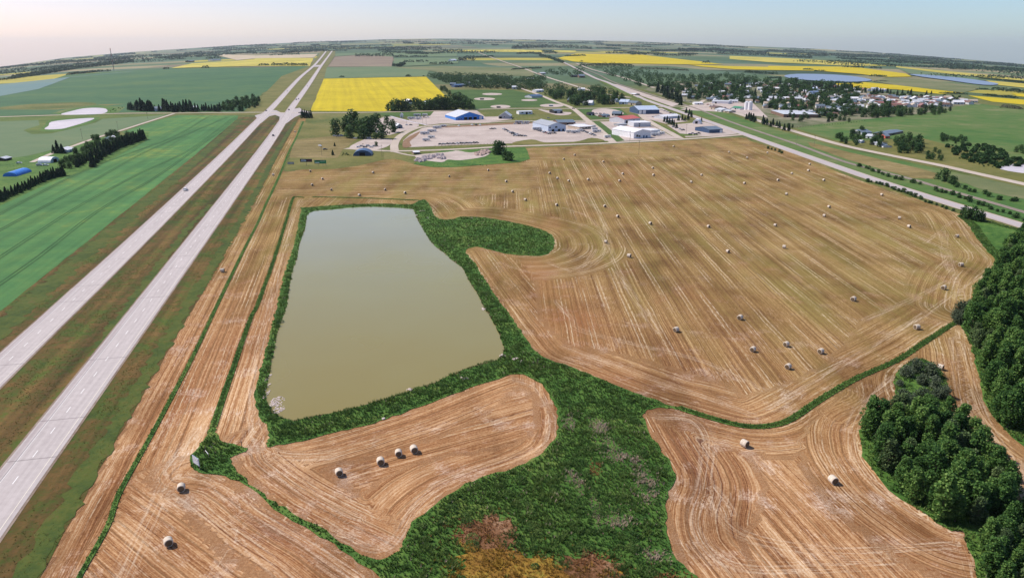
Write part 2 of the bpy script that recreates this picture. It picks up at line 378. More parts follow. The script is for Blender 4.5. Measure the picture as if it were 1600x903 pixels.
def asphalt(name, w_, c1, c2, lines=True, seam=True):
    b = NB(name); uv = b.attr('uvm', 'Vector'); u, v, _ = b.sep(uv); p = b.pos()
    n = b.math('ADD', b.math('MULTIPLY', b.noise(b.comb(b.math('MULTIPLY', u, .9), b.math('MULTIPLY', v, .03)), 1, 4), .6), b.math('MULTIPLY', b.noise(p, .6, 4), .4))
    c = b.ramp(n, [(.35, c1), (.65, c2)])
    if lines:
        def band(at, hw):
            return b.math('LESS_THAN', b.math('ABSOLUTE', b.math('SUBTRACT', u, at)), hw)
        # worn wheel tracks and dark sealed joint beside the shoulder
        for at in (-2.9, -1.1, 1.1, 2.9):
            c = b.mix(b.math('MULTIPLY', band(at, .38), .10), c, (.62, .58, .55))
        c = b.mix(b.math('MULTIPLY', band(w_/2-2.1, .10), .6), c, (.08, .07, .08))
        c = b.mix(b.math('MULTIPLY', band(w_/2-1.0, .55), .30), c, (.26, .2, .2))
        dash = b.math('LESS_THAN', b.math('FRACT', b.math('DIVIDE', v, 12.0)), .28)
        c = b.mix(b.math('MULTIPLY', b.math('MULTIPLY', band(0.2, .10), dash), .85), c, (.85, .85, .82))
        c = b.mix(b.math('MULTIPLY', band(-w_/2+1.25, .09), .6), c, (.8, .75, .6))
        c = b.mix(b.math('MULTIPLY', band(w_/2-2.3, .09), .5), c, (.85, .85, .82))
        if seam:
            cell = b.math('DIVIDE', v, 21.0); wn = b.n('TexWhiteNoise', noise_dimensions='1D'); b.put(wn.inputs['W'], b.math('FLOOR', cell))
            cr = b.math('LESS_THAN', b.math('ABSOLUTE', b.math('SUBTRACT', b.math('FRACT', b.math('ADD', cell, b.math('MULTIPLY', b.noise(p, .8, 2), .01))), .5)), .011)
            c = b.mix(b.math('MULTIPLY', b.math('MULTIPLY', cr, b.math('GREATER_THAN', wn.outputs['Value'], .5)), .42), c, (.07, .06, .06))
    b.bump(b.noise(p, 3, 3), .02, .4)
    return b.done(c, .85, .2)
M_hwy = asphalt('pale_highway_concrete', 11.4, (.38, .335, .32), (.49, .44, .42))
M_road2 = asphalt('old_pale_road', 9, (.37, .33, .32), (.46, .41, .40), False)

# ---- verges and highways
VERGE = [(61,903),(140,762),(234,597),(303,480),(345,410),(372,354),(384,335),(408,296),(427,258),(440,234),(466,187),(478,180),(462,180),(420,181),(372,184),(308,240),(202,325),(8,480),(-70,545),(-260,700),(-200,1100),(-20,1100)]
sheet('roadside_grass', VERGE, M_verge, 2, rough=(.25, 4))
VERGE2 = [(375,180),(462,180),(478,176),(486,172),(506,124),(512,105),(524,86),(524,79),(505,79),(484,104),(440,120),(410,150),(405,168)]
sheet('roadside_grass', VERGE2, M_yard, 2)
def band_sheet(P, wd, mat, level, amp):
    Q = [np.array(G(*p)) for p in catmull(P, 5, False)]; Lf, Rt = [], []
    for i, q in enumerate(Q):
        t = Q[min(i+1, len(Q)-1)]-Q[max(i-1, 0)]; t /= np.linalg.norm(t); n = np.array([t[1], -t[0]]); Lf.append(q-n*wd/2); Rt.append(q+n*wd/2)
    sheet_ground('roadside_grass', wobble(Lf+Rt[::-1], amp, 2.2), mat, level)
M_vgreen = ground_mat('verge_green', [(.03, .045, .012), (.05, .08, .015), (.08, .10, .018), (.11, .085, .024)], .06, .35, 1.6)
band_sheet([(462,190),(440,225),(420,262),(394,312),(352,385),(292,480),(226,590),(134,745),(30,915)], 4.5, M_vgreen, 3, 1.3)
band_sheet([(376,186),(310,248),(207,335),(120,410),(10,503),(-90,590)], 9, M_vgreen, 3, 2.0)
band_sheet([(330,320),(290,362),(230,440),(150,545)], 3.5, M_vgreen, 3, 1.4)
LW = [(510.5,80),(490.5,104),(466,125),(427,166.5),(407,186),(343,251),(215,375),(104,480),(0,578),(-150,722)]
RW = [(519.5,80),(502,104),(483,132),(457,167),(444,187),(396,256),(229,480),(118,628),(0,785),(-100,920)]
# grass strips of the median are the verge itself; paved shoulders first
for nm, P in (('highway', LW), ('highway', RW)):
    ribbon('road_shoulder', P, 12.7, M_should, 3)
    ribbon(nm, P, 11.4, M_hwy, 4)
# paved crossing between the carriageways and turning lanes
sheet('road', [(398,181),(412,177),(421,172),(432,173),(440,177),(448,177),(452,172),(468,169),(474,173),(486,175.6),(486,179),(468,180),(460,184),(448,193),(436,192),(437,183),(430,180),(421,182),(408,193),(396,197),(402,186)], M_road2, 3)
sheet('road', [(490,103),(503,102.6),(501,105.4),(489,106)], M_road2, 3)
EW = [(-80,184),(0,183),(100,180),(200,177.5),(272,177.2),(400,176),(470,177),(600,175.6),(700,173),(800,170),(895,170),(980,168.6),(1045,167),(1090,164.5),(1130,160)]
ribbon('road', EW, 8.5, M_groad, 3)
ROADC = [(868,92),(905,111),(932,124),(950,130),(986,146.5),(1012,157.5),(1042,168),(1100,188),(1160,209),(1250,241),(1378,285),(1492,321),(1600,354),(1720,392)]
ribbon('road_shoulder', ROADC, 12, M_groad, 4); ribbon('road', ROADC, 8.6, M_road2, 5)
ribbon('road', [(1095,165),(1140,174),(1200,194),(1237,204.5),(1317,227.5),(1400,245),(1470,259),(1519,270),(1600,288),(1720,315)], 10, M_groad, 4)
ribbon('road', [(900,100),(925,110),(965,120),(995,129),(1022,138)], 9, M_groad, 4)
ribbon('road', [(272,178),(240,188),(185,205.5),(150,216),(116,228),(82,240),(50,254)], 5, M_groad, 4)
ribbon('road', [(540,232.5),(560,233.5),(617,236.5),(706,234),(773,230.3),(800,229),(880,226.5),(960,223.5),(1075,217.5),(1130,213.5),(1163,210.5)], 8.5, M_groad, 4)
ribbon('road', [(617,238),(616,228),(620,219),(628,211),(644,203),(664,198),(706,194.5),(760,192),(800,190),(907,189),(970,187.5),(1005,187)], 8.5, M_groad, 4)
ribbon('road', [(745,82),(780,95),(815,107),(850,120),(882,130),(935,145),(985,153)], 9, M_groad, 3)
ribbon('road', [(790,131),(838,147),(870,160),(895,170),(917,188),(935,202),(958,223)], 9, M_groad, 4)
ribbon('road', [(1000,168),(1001,179),(1012,188.5),(1030,199),(1049,209),(1063,217)], 9, M_groad, 5)
ribbon('path', [(610,182),(635,189),(667,196)], 4, M_pale_shine, 5)
ribbon('path', [(617,238),(640,243),(660,244),(690,241),(715,236)], 4, M_groad, 4)
ribbon('road', [(1065,169),(1090,163),(1108,150)], 8, M_groad, 3)
ribbon('railway_track_bed', [(905,107),(935,118),(960,130),(1010,146),(1082,168),(1150,194),(1245,226),(1325,255),(1426,281),(1466,293),(1600,332),(1720,368)], 5.5, M_ballast, 5)

# ---- railway rails
def rails():
    P = [(1082,168),(1150,194),(1245,226),(1325,255),(1426,281),(1466,293),(1600,332),(1700,362)]
    Q = [np.array(G(*p)) for p in catmull(P, 5, False)]
    bm = bmesh.new()
    for s in (-.75, .75):
        prev = None
        for i, q in enumerate(Q):
            t = Q[min(i+1, len(Q)-1)]-Q[max(i-1, 0)]; t /= np.linalg.norm(t); n = np.array([t[1], -t[0]]); c = q+n*s
            vs_ = [bm.verts.new((c[0]+n[0]*a, c[1]+n[1]*a, z)) for a, z in ((-.06, .15), (-.05, .38), (.05, .38), (.06, .15))]
            if prev: [bm.faces.new((prev[k], prev[(k+1) % 4], vs_[(k+1) % 4], vs_[k])) for k in range(4)]
            prev = vs_
    o = obj('railway_rails', bm, None, flat('rail_steel', (.2, .16, .14), .4, .5)); o['kind'] = 'structure'
rails()

# ---- fields seen from above
GREENCROP = [(277,180.5),(372,181),(371,186),(308,240),(202,325),(8,480),(-90,560),(-300,700),(-300,420),(-120,372),(0,320),(75,282),(143,264),(226,222),(232,213),(190,207),(240,190)]
sheet('crop_field', GREENCROP, M_crop, 2, rough=(.3, 10))
sheet('crop_field', [(-140,196),(0,188),(110,181.5),(262,179),(236,188),(184,204),(110,227),(60,240),(0,253),(-140,290)], M_crop4, 1)
sheet('roadside_grass', [(-80,185),(100,181),(265,178.5),(240,181.5),(160,186),(150,192),(110,202),(80,209),(50,210),(36,204),(62,196),(60,188),(-80,193)], M_verge2, 2)
sheet('farmyard_grass', [(-120,300),(-60,262),(0,250),(50,243),(116,226),(150,216),(232,207),(232,218),(150,262),(80,285),(0,322),(-120,375)], M_lush, 3)
sheet('roadside_grass', [(62,204),(70,196),(74,190),(90,186.5),(150,183.5),(156,184.5),(142,192.5),(112,201),(92,205.5),(72,206)], M_lush, 3, 3)
sheet('roadside_grass', [(88,180.5),(108,173),(128,168.8),(152,167.8),(180,169),(178,177),(150,180)], M_lush, 2, 3)
sheet('pond_surface', [(70,202.5),(76,197),(80,191),(110,187),(147,185),(135,191),(110,198.5),(95,202)], M_pale_shine, 4, 3)
sheet('pond_surface', [(96,179.4),(112,174),(130,170),(150,169),(165,170.4),(167,175.5),(150,179)], M_pale_shine, 3, 3)
sheet('roadside_grass', [(80,178),(105,170),(150,164),(196,168),(185,176)], M_pasture, 1)
sheet('crop_field', [(-120,193),(-100,150),(0,149),(105,117.5),(200,111),(267,108),(400,106),(482,104),(455,124),(410,146),(398,160),(380,175),(200,176),(100,179),(0,182)], M_crop2, 0)
sheet('crop_field', [(-100,150),(-60,136),(0,133),(105,122),(200,113),(215,112),(110,122),(60,140),(0,151)], M_crop3, 1)
sheet('crop_field', [(267,107.5),(300,100),(400,94),(402,104)], M_canola2, 1)
sheet('crop_field', [(396,104),(398,92),(460,91),(490,92),(484,104)], M_canola2, 1)
sheet('crop_field', [(370,95),(330,86),(400,87.5),(497,85),(490,91),(400,92)], M_tan, 1)
sheet('crop_field', [(506,124),(560,123),(666,121),(699,153),(660,158),(640,160),(612,172),(600,174.6),(485,173.6),(492,156)], M_canola, 2)
sheet('crop_field', [(511,106),(615,105),(672,109),(666,120.5),(560,122.5),(506.5,123.5)], M_crop4, 1)
sheet('crop_field', [(523,89.5),(560,87),(615,89),(612,105),(512,105.5)], M_fallow, 1)
sheet('crop_field', [(525,84),(612,83),(714,84.5),(714,89),(620,90),(560,86.5),(523,89)], M_crop4, 1)
sheet('crop_field', [(616,92),(716,91),(716,100),(640,104),(614,104)], M_crop4, 1)
sheet('crop_field', [(612,106),(690,104),(830,108),(836,120),(700,118),(676,112)], M_olive, 1)
sheet('crop_field', [(700,79),(800,78),(900,80),(900,83),(800,82),(700,81)], M_canola2, 1)
sheet('crop_field', [(872,91.5),(900,84.5),(1000,86),(1100,97.5),(1130,101.5),(1062,101.5),(925,99.5),(895,97)], M_canola, 1)
sheet('crop_field', [(1075,101.8),(1147,104.5),(1200,105.5),(1200,110.5),(1150,109.5),(1095,105)], M_canola, 1)
sheet('crop_field', [(1200,104),(1335,105.5),(1415,116),(1425,121),(1385,121.5),(1340,116.5),(1275,111.5),(1200,110.5)], M_canola, 1)
sheet('crop_field', [(1140,88),(1200,90.5),(1300,96),(1400,104),(1330,104),(1200,98),(1140,93)], M_canola2, 1)
sheet('crop_field', [(1400,104),(1550,119),(1620,127),(1620,129),(1520,120.5),(1400,106)], M_canola2, 1)
sheet('crop_field', [(1420,116),(1400,106),(1520,121),(1600,131),(1500,124)], M_crop4, 1)
sheet('crop_field', [(1290,132),(1350,129.5),(1400,134),(1505,146),(1467,147.5),(1400,140.5),(1300,136)], M_canola, 2)
sheet('crop_field', [(1364,128),(1387,122),(1440,125.5),(1530,136),(1530,140),(1505,145.5),(1400,134)], M_olive, 1)
sheet('crop_field', [(1512,150),(1600,156.5),(1700,168),(1700,178),(1600,164),(1550,159.5)], M_canola, 2)
sheet('crop_field', [(1540,127),(1600,132),(1680,142),(1680,148),(1600,138),(1560,134)], M_canola2, 1)
sheet('crop_field', [(1580,146),(1700,158),(1700,163),(1590,151)], M_canola, 1)
sheet('pasture', [(1243,201),(1300,189.5),(1400,180),(1500,166),(1530,162.5),(1600,172),(1800,200),(1800,300),(1600,262),(1560,247),(1440,216),(1310,221)], M_pasture, 1)
sheet('pasture', [(1310,222),(1440,216),(1560,247),(1600,255),(1760,290),(1760,345),(1600,300),(1519,272),(1400,246)], M_yard, 1)
sheet('crop_field', [(1262,222),(1330,239),(1430,262),(1467,272),(1460,280),(1427,279),(1325,250),(1266,229)], M_mown, 2)
sheet('grass', [(1060,169),(1100,166),(1200,199),(1317,232),(1467,264),(1600,294),(1720,330),(1720,386),(1600,348),(1378,281),(1160,207)], M_pasture, 1)
sheet('bare_ground', [(1545,300),(1500,283),(1475,275),(1510,274),(1560,284),(1640,305),(1640,318)], M_olive, 3, 3)
sheet('bare_ground', [(1560,262),(1600,256),(1660,262),(1660,275),(1590,270)], M_pale_shine, 3, 3)
# ball park greens
sheet('grass', [(703,141),(800,141),(850,152),(892,167),(800,168.5),(742,171),(712,162)], M_lawn, 1)
for cx, cy, rx_, ry_ in ((769,147.6,16,1.7),(757,155,17,2.1),(782,167,16,2.6),(827,157,13,1.5),(862,165.4,19,2.6)):
    sheet('ball_diamond', [(cx+rx_*math.cos(t*math.pi/6), cy+ry_*math.sin(t*math.pi/6)) for t in range(12)], M_gravel, 2)
sheet('grass', [(903,171),(968,169.5),(987,184),(925,186.5),(915,180)], M_lawn, 2)
sheet('grass', [(590,177),(678,175),(672,181),(640,183),(600,182)], M_lawn, 3)
sheet('grass', [(926,190),(938,191),(976,220),(960,222)], M_lawn, 3)
sheet('grass', [(986,146),(1045,166),(1030,166),(1012,160),(960,141),(935,127),(948,129)], M_verge2, 2)
# gravel yards
sheet('gravel_yard', [(678,174.6),(745,173),(758,183),(800,182),(800,187),(761,191.5),(688,193.6),(668,196),(640,189),(636,184),(672,181.5)], M_gravel, 3)
sheet('gravel_yard', [(660,200.5),(672,198.5),(800,192),(907,190.5),(925,191),(958,220.5),(800,224.5),(720,227),(632,231),(630,220),(640,211)], M_gravel, 3)
sheet('gravel_yard', [(925,191),(1004,188.5),(1047,212),(1058,217),(963,221.5),(975,220)], M_gravel, 2)
sheet('gravel_yard', [(985,170),(1034,169.5),(1075,190),(1040,194),(1014,187),(1000,182)], M_gravel, 3)
sheet('gravel_yard', [(1042,196),(1100,191),(1155,209),(1130,212.5),(1072,215)], M_gravel, 3)
sheet('grass', [(1012,190),(1022,190),(1060,209),(1098,212),(1064,213.5),(1052,207)], M_verge2, 4)
sheet('dirt_track', [(925,173),(940,170),(962,172),(975,178),(955,184),(930,181)], M_gravel, 3, 3)
sheet('dirt_track', [(840,171),(868,175),(892,176),(888,180),(868,180)], M_gravel, 3, 3)
sheet('gravel_yard', [(545,232),(565,220),(580,217),(612,218),(610,226),(598,232),(575,236)], M_gravel, 2, 3)
sheet('gravel_yard', [(580,200),(600,183),(640,189),(655,197),(628,206),(600,212)], M_gravel, 2, 3)
sheet('gravel_yard', [(800,174),(815,172.6),(878,172.6),(862,181),(850,179)], M_yard, 2)
sheet('gravel_yard', [(1062,172),(1140,176),(1200,184),(1175,160),(1120,158),(1095,163)], M_gravel, 2)
sheet('gravel_yard', [(950,131),(965,133),(1062,163),(1050,167),(1010,153),(955,134)], M_gravel, 3)
sheet('town_ground', [(1005,140),(1060,128),(1160,132),(1330,140),(1500,160),(1535,163),(1440,178),(1300,192),(1243,200),(1150,176),(1070,160)], M_townsoil, 1)
sheet('dirt_bank', [(630,231),(632,219),(656,206),(650,214),(640,222),(643,229)], M_dirt, 4, 3)
sheet('dirt_bank', [(672,199),(800,192),(880,191),(800,195),(700,200)], M_dirt, 4)
sheet('dirt_bank', [(800,224),(830,218.5),(850,223),(880,223.5),(905,221),(925,216),(945,221),(905,224.5),(830,227)], M_yard, 5, 3)
sheet('crop_field', [(470,189),(545,213),(600,238),(600,250),(559,259.5),(519,264.6),(480,265),(445,266),(456,242),(462,215)], M_yard, 1)
sheet('crop_field', [(460,219),(520,213),(560,216),(535,235),(528,247),(452,247)], M_mown, 2)
sheet('grass', [(690,236),(760,233),(820,230.5),(824,236),(828,249),(812,254),(759,258),(706,262),(674,261.5),(646,257),(660,247)], M_lush, 3)
sheet('dirt_track', [(650,243),(700,238),(715,236),(735,239),(765,236),(758,245),(720,251),(700,250),(690,254),(660,250)], M_gravel, 4, 3)

# ---- hay stubble: one fine sheet whose windrow direction follows the fields
MEADOW = [(471,328),(473,325),(546,320),(601,318.6),(640,320),(657,313),(665,313),(673,324),(679,337),(690,343),(709,343),(720,339),(762,341),(806,349),(839,357),(860,366),(866,377),(864,390),(853,398),(834,400),(795,397.5),(759,389),(742,386),(727,393),(740,409),(756,435),(778,468),(788,480),(800,498),(816,520),(832,543),(848,558),(898,576),(973,606),(1040,631),(1066,637.5),
 (1061,640),(1035,637),(1012,641),(1005,651),(1011,670),(1030,700),(1047,722),(1054,747),(1046,768),(1040,790),(1044,845),(1066,883),(1095,910),(1130,990),(640,990),(593,903),(548,871),(508,843),(440,804),(400,771),(361,748),(320,739),(303,735),(296,721),(306,702),(321,685),(330,667),(335,666),(339,678),(351,690),(379,697.5),(386,704),(378,708),(363,713),(362,724),(371,738),(398,762),(430,785),(493,821),(546,855),(584,873),(605,871),(622,860),(632,846),(645,817),(680,788),(718,762),(758,743),(797,733),(841,713),(862,693),(871,668),(871,645),(861,622),(845,600),(821,587),(797,586),(755,600),(708,616),(660,634),(584,661),(508,680),(462,691),(430,697),(417,697),(419,688),(418,672),(409,654),(400,638),(398,617),(405,583),(417,540),(432,480),(444,429),(455,395),(463,368),(467,345)]
MEADOW_G = [G(*p) for p in catmull(MEADOW, 3)]
WOODS = [(1500,336),(1514,353),(1530,378),(1548,398),(1556,408),(1551,426),(1531,442),(1525,465),(1526,486),(1508,490),(1500,500),(1502,512),(1516,540),(1531,588),(1538,625),(1558,661),(1600,698),(1680,770),(1860,800),(1860,420),(1700,380),(1600,360)]
GROVE = [(1344,673),(1346,700),(1354,722),(1390,765),(1450,808),(1486,829),(1528,829),(1560,815),(1586,787),(1577,762),(1556,728),(1530,696),(1504,665),(1480,640),(1478,610),(1480,600),(1468,578),(1446,562),(1420,566),(1400,585),(1398,605),(1405,630),(1392,648),(1366,660)]
CORNER = [(1505,838),(1520,826),(1560,812),(1610,798),(1700,800),(1700,1000),(1545,1000),(1526,900)]
HAYOUT = [(10,1000),(61,903),(140,762),(234,597),(303,480),(345,410),(372,354),(408,296),(427,258),(440,234),(466,187),(476,187),(450,240),(440,268),(480,265),(519,265),(560,259.6),(598,250.5),(620,250),(646,257),(674,261.6),(706,262),(759,258),(800,255.6),(818,253),(828,248),(825,236),(826,232),(869,230),(955,226),(1075,219.5),(1157,215.5),(1172,221),(1245,243),(1306,269),(1357,288),(1439,315),(1492,333),(1500,336),(1514,353),(1530,378),(1556,408),(1551,426),(1531,442),(1525,486),(1504,490),(1516,540),(1531,588),(1538,625),(1558,661),(1620,710),(1700,770),(1700,1000),(900,1080),(300,1080)]
DRIFTS = [([(1028,650),(1080,655),(1105,690),(1100,760),(1085,820),(1120,870),(1200,890),(1400,880)], 1.6, .5), 
                ([(1140,800),(1110,760),(1150,830),(1300,860),(1500,850)], 1.3, .3),
               ([(862,650),(858,690),(830,706),(780,722),(700,752),(650,790),(612,850),(570,855),(500,815)], 1.2, .7), 
               ([(800,592),(838,605),(858,640)], 1.0, .6), ([(395,650),(408,690),(410,715),(440,740),(500,780),(560,810)], 2.4, .5), ([(400,640),(400,690),(440,712),(520,712)], 2.0, .4),
               ([(300,690),(262,740),(320,745),(380,790),(480,850),(560,903)], 2.2, .5), ([(318,670),(275,730),(240,800),(190,903)], 1.8, .4), ([(262,760),(330,810),(400,860),(450,903)], 1.4, .5),
               ([(285,740),(360,770),(370,830),(330,900)], .8, .5), ([(1445,380),(1470,360),(1490,345)], .8, .6), ([(1470,360),(1474,400),(1490,440),(1500,470),(1520,485)], .8, .9), ([(1478,360),(1484,400),(1498,440),(1508,470)], .7, .8),
               ([(1495,345),(1520,380),(1545,410),(1520,440),(1400,520),(1300,580),(1200,640)], 1.0, .35), ([(1350,500),(1420,470),(1480,440)], 1.0, .4),
               ([(1500,515),(1508,560),(1525,620),(1560,690),(1610,750)], 1.2, .4), ([(1490,530),(1500,600),(1520,660),(1570,730),(1610,800)], 1.2, .4), ([(1400,590),(1345,640),(1330,690),(1350,740),(1430,800),(1500,840),(1520,900)], 1.2, .45),
               ([(856,410),(905,425),(940,400),(944,370),(920,340),(880,325)], 1.0, .45), ([(780,410),(850,430),(905,420),(930,390)], .9, .45), ([(900,300),(935,330),(950,380),(975,440),(1030,520)], 1.2, .5),
               ([(870,470),(895,500),(905,515),(1000,540),(1100,565),(1190,610)], 1.1, .4), ([(880,540),(960,570),(1100,620),(1180,650)], 1.0, .3), ([(470,312),(455,350),(425,470),(395,600),(398,660)], 1.2, .5)]
def hay():
    out = [G(*p) for p in catmull(HAYOUT, 3)]
    stp = 2.0; xs = np.arange(-420, 380, stp); ys = np.arange(60, 1260, stp)
    XX, YY = np.meshgrid(xs, ys); X, Y = XX.ravel(), YY.ravel()
    d_out, al_out = seg_dist(X, Y, out)
    keep = inpoly(X, Y, out) | (d_out < 3.0)
    keep &= ~(inpoly(X, Y, MEADOW_G) & (seg_dist(X, Y, MEADOW_G)[0] > 5))
    idx = -np.ones(len(X), int)
    nx = len(xs); K = keep.reshape(XX.shape); Q = K[:-1, :-1] & K[1:, :-1] & K[:-1, 1:] & K[1:, 1:]
    j, i = np.nonzero(Q); F = np.stack([j*nx+i, j*nx+i+1, (j+1)*nx+i+1, (j+1)*nx+i], 1)
    used = np.unique(F); idx[used] = np.arange(len(used)); F = idx[F]; X, Y = X[used], Y[used]
    def gl(P, n=3, closed=False): return [G(*p) for p in catmull(P, n, closed)]
    # default: windrows running straight away from the camera (the eastern field)
    ac = X.copy(); al = Y.copy()
    r = HWY; u = X*math.cos(r)-Y*math.sin(r); v = X*math.sin(r)+Y*math.cos(r)
    def put(mask, a, b): ac[mask] = a[mask]; al[mask] = b[mask]
    # strips beside the highway
    west = [G(*p) for p in [(10,1000),(126,897),(337,480),(424,302),(434,290),(470,182),(400,182),(300,480),(-60,1100)]]
    w2 = [G(*p) for p in [(126,897),(337,480),(424,302),(470,312),(468,330),(417,560),(400,620),(408,660),(340,690),(318,700)]]
    put(inpoly(X, Y, west) | inpoly(X, Y, w2), u, v)
    # band north of the pond: windrows across
    t = R(-106)+math.pi/2; north = [G(*p) for p in [(440,262),(598,248),(700,262),(800,255),(840,252),(838,295),(700,312),(655,312),(430,306)]]
    nu = Y*math.cos(R(-4))+X*math.sin(R(-4)); put(inpoly(X, Y, north), nu, X)
    top = [G(*p) for p in [(826,225),(1170,210),(1206,226),(1100,243),(940,248),(826,252)]]
    put(inpoly(X, Y, top), nu, X)
    # bottom-left block, diagonal rows along the ditch
    sw = [G(*p) for p in [(126,900),(210,740),(330,700),(300,737),(360,748),(440,804),(508,843),(600,910),(760,1080),(10,1080)]]
    q = R(127); swu = X*math.cos(q)-Y*math.sin(q); swv = X*math.sin(q)+Y*math.cos(q); put(inpoly(X, Y, sw), swu, swv)
    # peninsula: rows along the pond bank
    pen = [G(*p) for p in [(362,720),(379,700),(417,699),(508,683),(660,637),(797,586),(871,650),(841,713),(700,769),(632,849),(590,873),(440,800)]]
    q = R(62); pu = X*math.cos(q)-Y*math.sin(q); pv = X*math.sin(q)+Y*math.cos(q); put(inpoly(X, Y, pen), pu, pv)
    # headlands: passes that follow the edges
    def head(line, D, within=None, closed=False, wob_=6):
        d, a = seg_dist(X, Y, line, closed); m = d < D+wob_*np.sin(a/23)
        if within is not None: m &= inpoly(X, Y, within)
        ac[m] = d[m]+300; al[m] = a[m]; return m
    head(gl([(657,313),(673,324),(690,343),(720,339),(762,341),(806,349),(839,357),(860,366),(866,377),(864,390),(834,400),(795,397),(759,389),(742,386)]), 33)
    head(gl([(727,393),(756,435),(788,480),(816,520),(848,558),(898,576),(973,606),(1040,631),(1066,637),(1155,663),(1197,665),(1234,652),(1281,624),(1340,588),(1420,546),(1500,494)]), 17,
         [G(*p) for p in [(700,380),(848,560),(1066,640),(1200,668),(1520,500),(1400,470),(1200,600),(1000,560),(860,440),(760,370)]])
    se = [G(*p) for p in [(1003,640),(1066,640),(1155,668),(1200,672),(1281,630),(1400,566),(1480,516),(1516,540),(1531,588),(1558,661),(1640,760),(1640,1050),(1140,1050),(1060,880),(1036,800),(1054,747),(1005,655)]]
    q = R(-12); put(inpoly(X, Y, se), X*math.cos(q)-Y*math.sin(q), X*math.sin(q)+Y*math.cos(q))
    head(gl([(1061,640),(1012,641),(1005,651),(1030,700),(1054,747),(1040,790),(1044,845),(1080,895),(1130,960)]), 15, se)
    head(gl([(1061,642),(1155,666),(1197,669),(1234,660),(1281,630),(1340,596),(1420,556)]), 9, se)
    head([G(*p) for p in catmull(GROVE, 2)], 12, se, True)
    head(gl([(1504,513),(1516,540),(1531,588),(1538,625),(1558,661),(1620,710)]), 12, se)
    head(gl([(417,699),(508,683),(660,637),(797,586),(845,600),(871,650),(862,693),(841,713),(797,733),(700,769),(645,817),(622,860),(590,873)]), 11, pen)
    head(gl([(590,873),(493,821),(430,785),(371,738),(362,720)]), 9, pen)
    head(gl([(300,737),(360,748),(440,804),(508,843),(600,910)]), 9, sw)
    head(gl([(1300,268),(1439,316),(1495,335),(1530,378),(1556,408),(1531,442),(1525,486)]), 22)
    # tone: (brownness, redness, paleness) from broad soil differences
    tone = np.zeros((len(X), 3)); 
    def blob(px, py, rx, ry, ch, a):
        c = G(px, py); e = G(px+rx, py); f = G(px, py-ry); wx = abs(e[0]-c[0]); wy = abs(f[1]-c[1])
        tone[:, ch] += a*np.exp(-((X-c[0])/wx)**2-((Y-c[1])/wy)**2)
    for a in [(880,470,45,45,1,1.0),(900,520,60,30,1,.6),(1010,430,150,90,0,.35),(870,355,40,18,1,.5),(820,418,60,14,1,.8),(960,590,120,20,1,.55),(1120,560,160,60,0,.3),
              (480,860,90,50,1,1.0),(430,830,60,25,0,.9),(350,560,40,90,1,.55),(250,830,120,80,1,.35),(600,760,180,60,1,.35),(1090,720,35,70,0,.9),(1120,660,60,20,0,.5),
              (980,280,60,22,1,.5),(1180,350,100,40,0,.25),(520,300,90,30,0,.15),(760,345,30,8,1,.8),(1300,780,200,70,2,.25),(1480,400,50,60,2,.45),(1420,430,120,60,2,.2),
              (1190,620,60,25,2,.6),(470,720,60,30,2,.35),(330,700,40,60,2,.35),(1060,240,150,14,2,.35),(700,300,160,14,2,.2),(1120,470,80,60,1,.2),(380,600,18,90,2,.35)]: blob(*a)
    dd = np.full(len(X), 20.0); da = np.zeros(len(X)); dk = np.zeros(len(X))
    for P, wd, dn in DRIFTS:
        Q = [G(*p) for p in catmull(P, 5, False)]; d, a = seg_dist(X, Y, Q, False); m = d < np.abs(dd)
        M = np.array(Q); xi, yi = X[m], Y[m]; sg = np.zeros(m.sum()); bd = np.full(m.sum(), 1e9)
        for (x1, y1), (x2, y2) in zip(M[:-1], M[1:]):
            t = np.clip(((xi-x1)*(x2-x1)+(yi-y1)*(y2-y1))/((x2-x1)**2+(y2-y1)**2+1e-9), 0, 1); q = np.hypot(xi-x1-t*(x2-x1), yi-y1-t*(y2-y1)); c_ = q < bd; bd[c_] = q[c_]
            sg[c_] = np.sign((x2-x1)*(yi-y1)-(y2-y1)*(xi-x1))[c_]
        dd[m] = d[m]*np.where(sg == 0, 1, sg); da[m] = a[m]; dk[m] = wd
    olive = np.clip((Y-190+np.clip(X, -60, 120)*.7)/170, 0, 1)*.92
    z = np.full(len(X), .03)
    tone = np.clip(tone, 0, 1.2)
    me = from_np('stubble_field', np.stack([X, Y, z+.0], 1), F, {'acr': ('POINT', 'FLOAT', ac), 'aln': ('POINT', 'FLOAT', al), 'olive': ('POINT', 'FLOAT', olive), 'dd': ('POINT', 'FLOAT', dd), 'da': ('POINT', 'FLOAT', da), 'dk': ('POINT', 'FLOAT', dk), 'dabs': ('POINT', 'FLOAT', np.abs(dd)),
        'tone': ('POINT', 'FLOAT_VECTOR', tone)})
    b = NB('hay_stubble'); p = b.pos(); A = b.attr('acr'); L = b.attr('aln'); ol = b.attr('olive'); tr, tg, tb = b.sep(b.attr('tone', 'Vector'))
    wv = b.math('MULTIPLY', b.math('SUBTRACT', b.noise(p, .05, 2), .5), 1.0); Aw = b.math('ADD', A, wv)
    s1 = b.noise(b.comb(b.math('MULTIPLY', Aw, .75), b.math('MULTIPLY', L, .004)), 1, 4, .75)         # broad passes
    s2 = b.noise(b.comb(b.math('MULTIPLY', Aw, 3.0), b.math('MULTIPLY', L, .015)), 1, 3, .65)           # single rows
    s3 = b.noise(b.comb(b.math('MULTIPLY', Aw, 2.6), b.math('MULTIPLY', L, .35)), 1, 3, .7)           # scattered straw
    blo = b.noise(p, .045, 5, .6); fine = b.noise(p, 1.6, 4, .75)
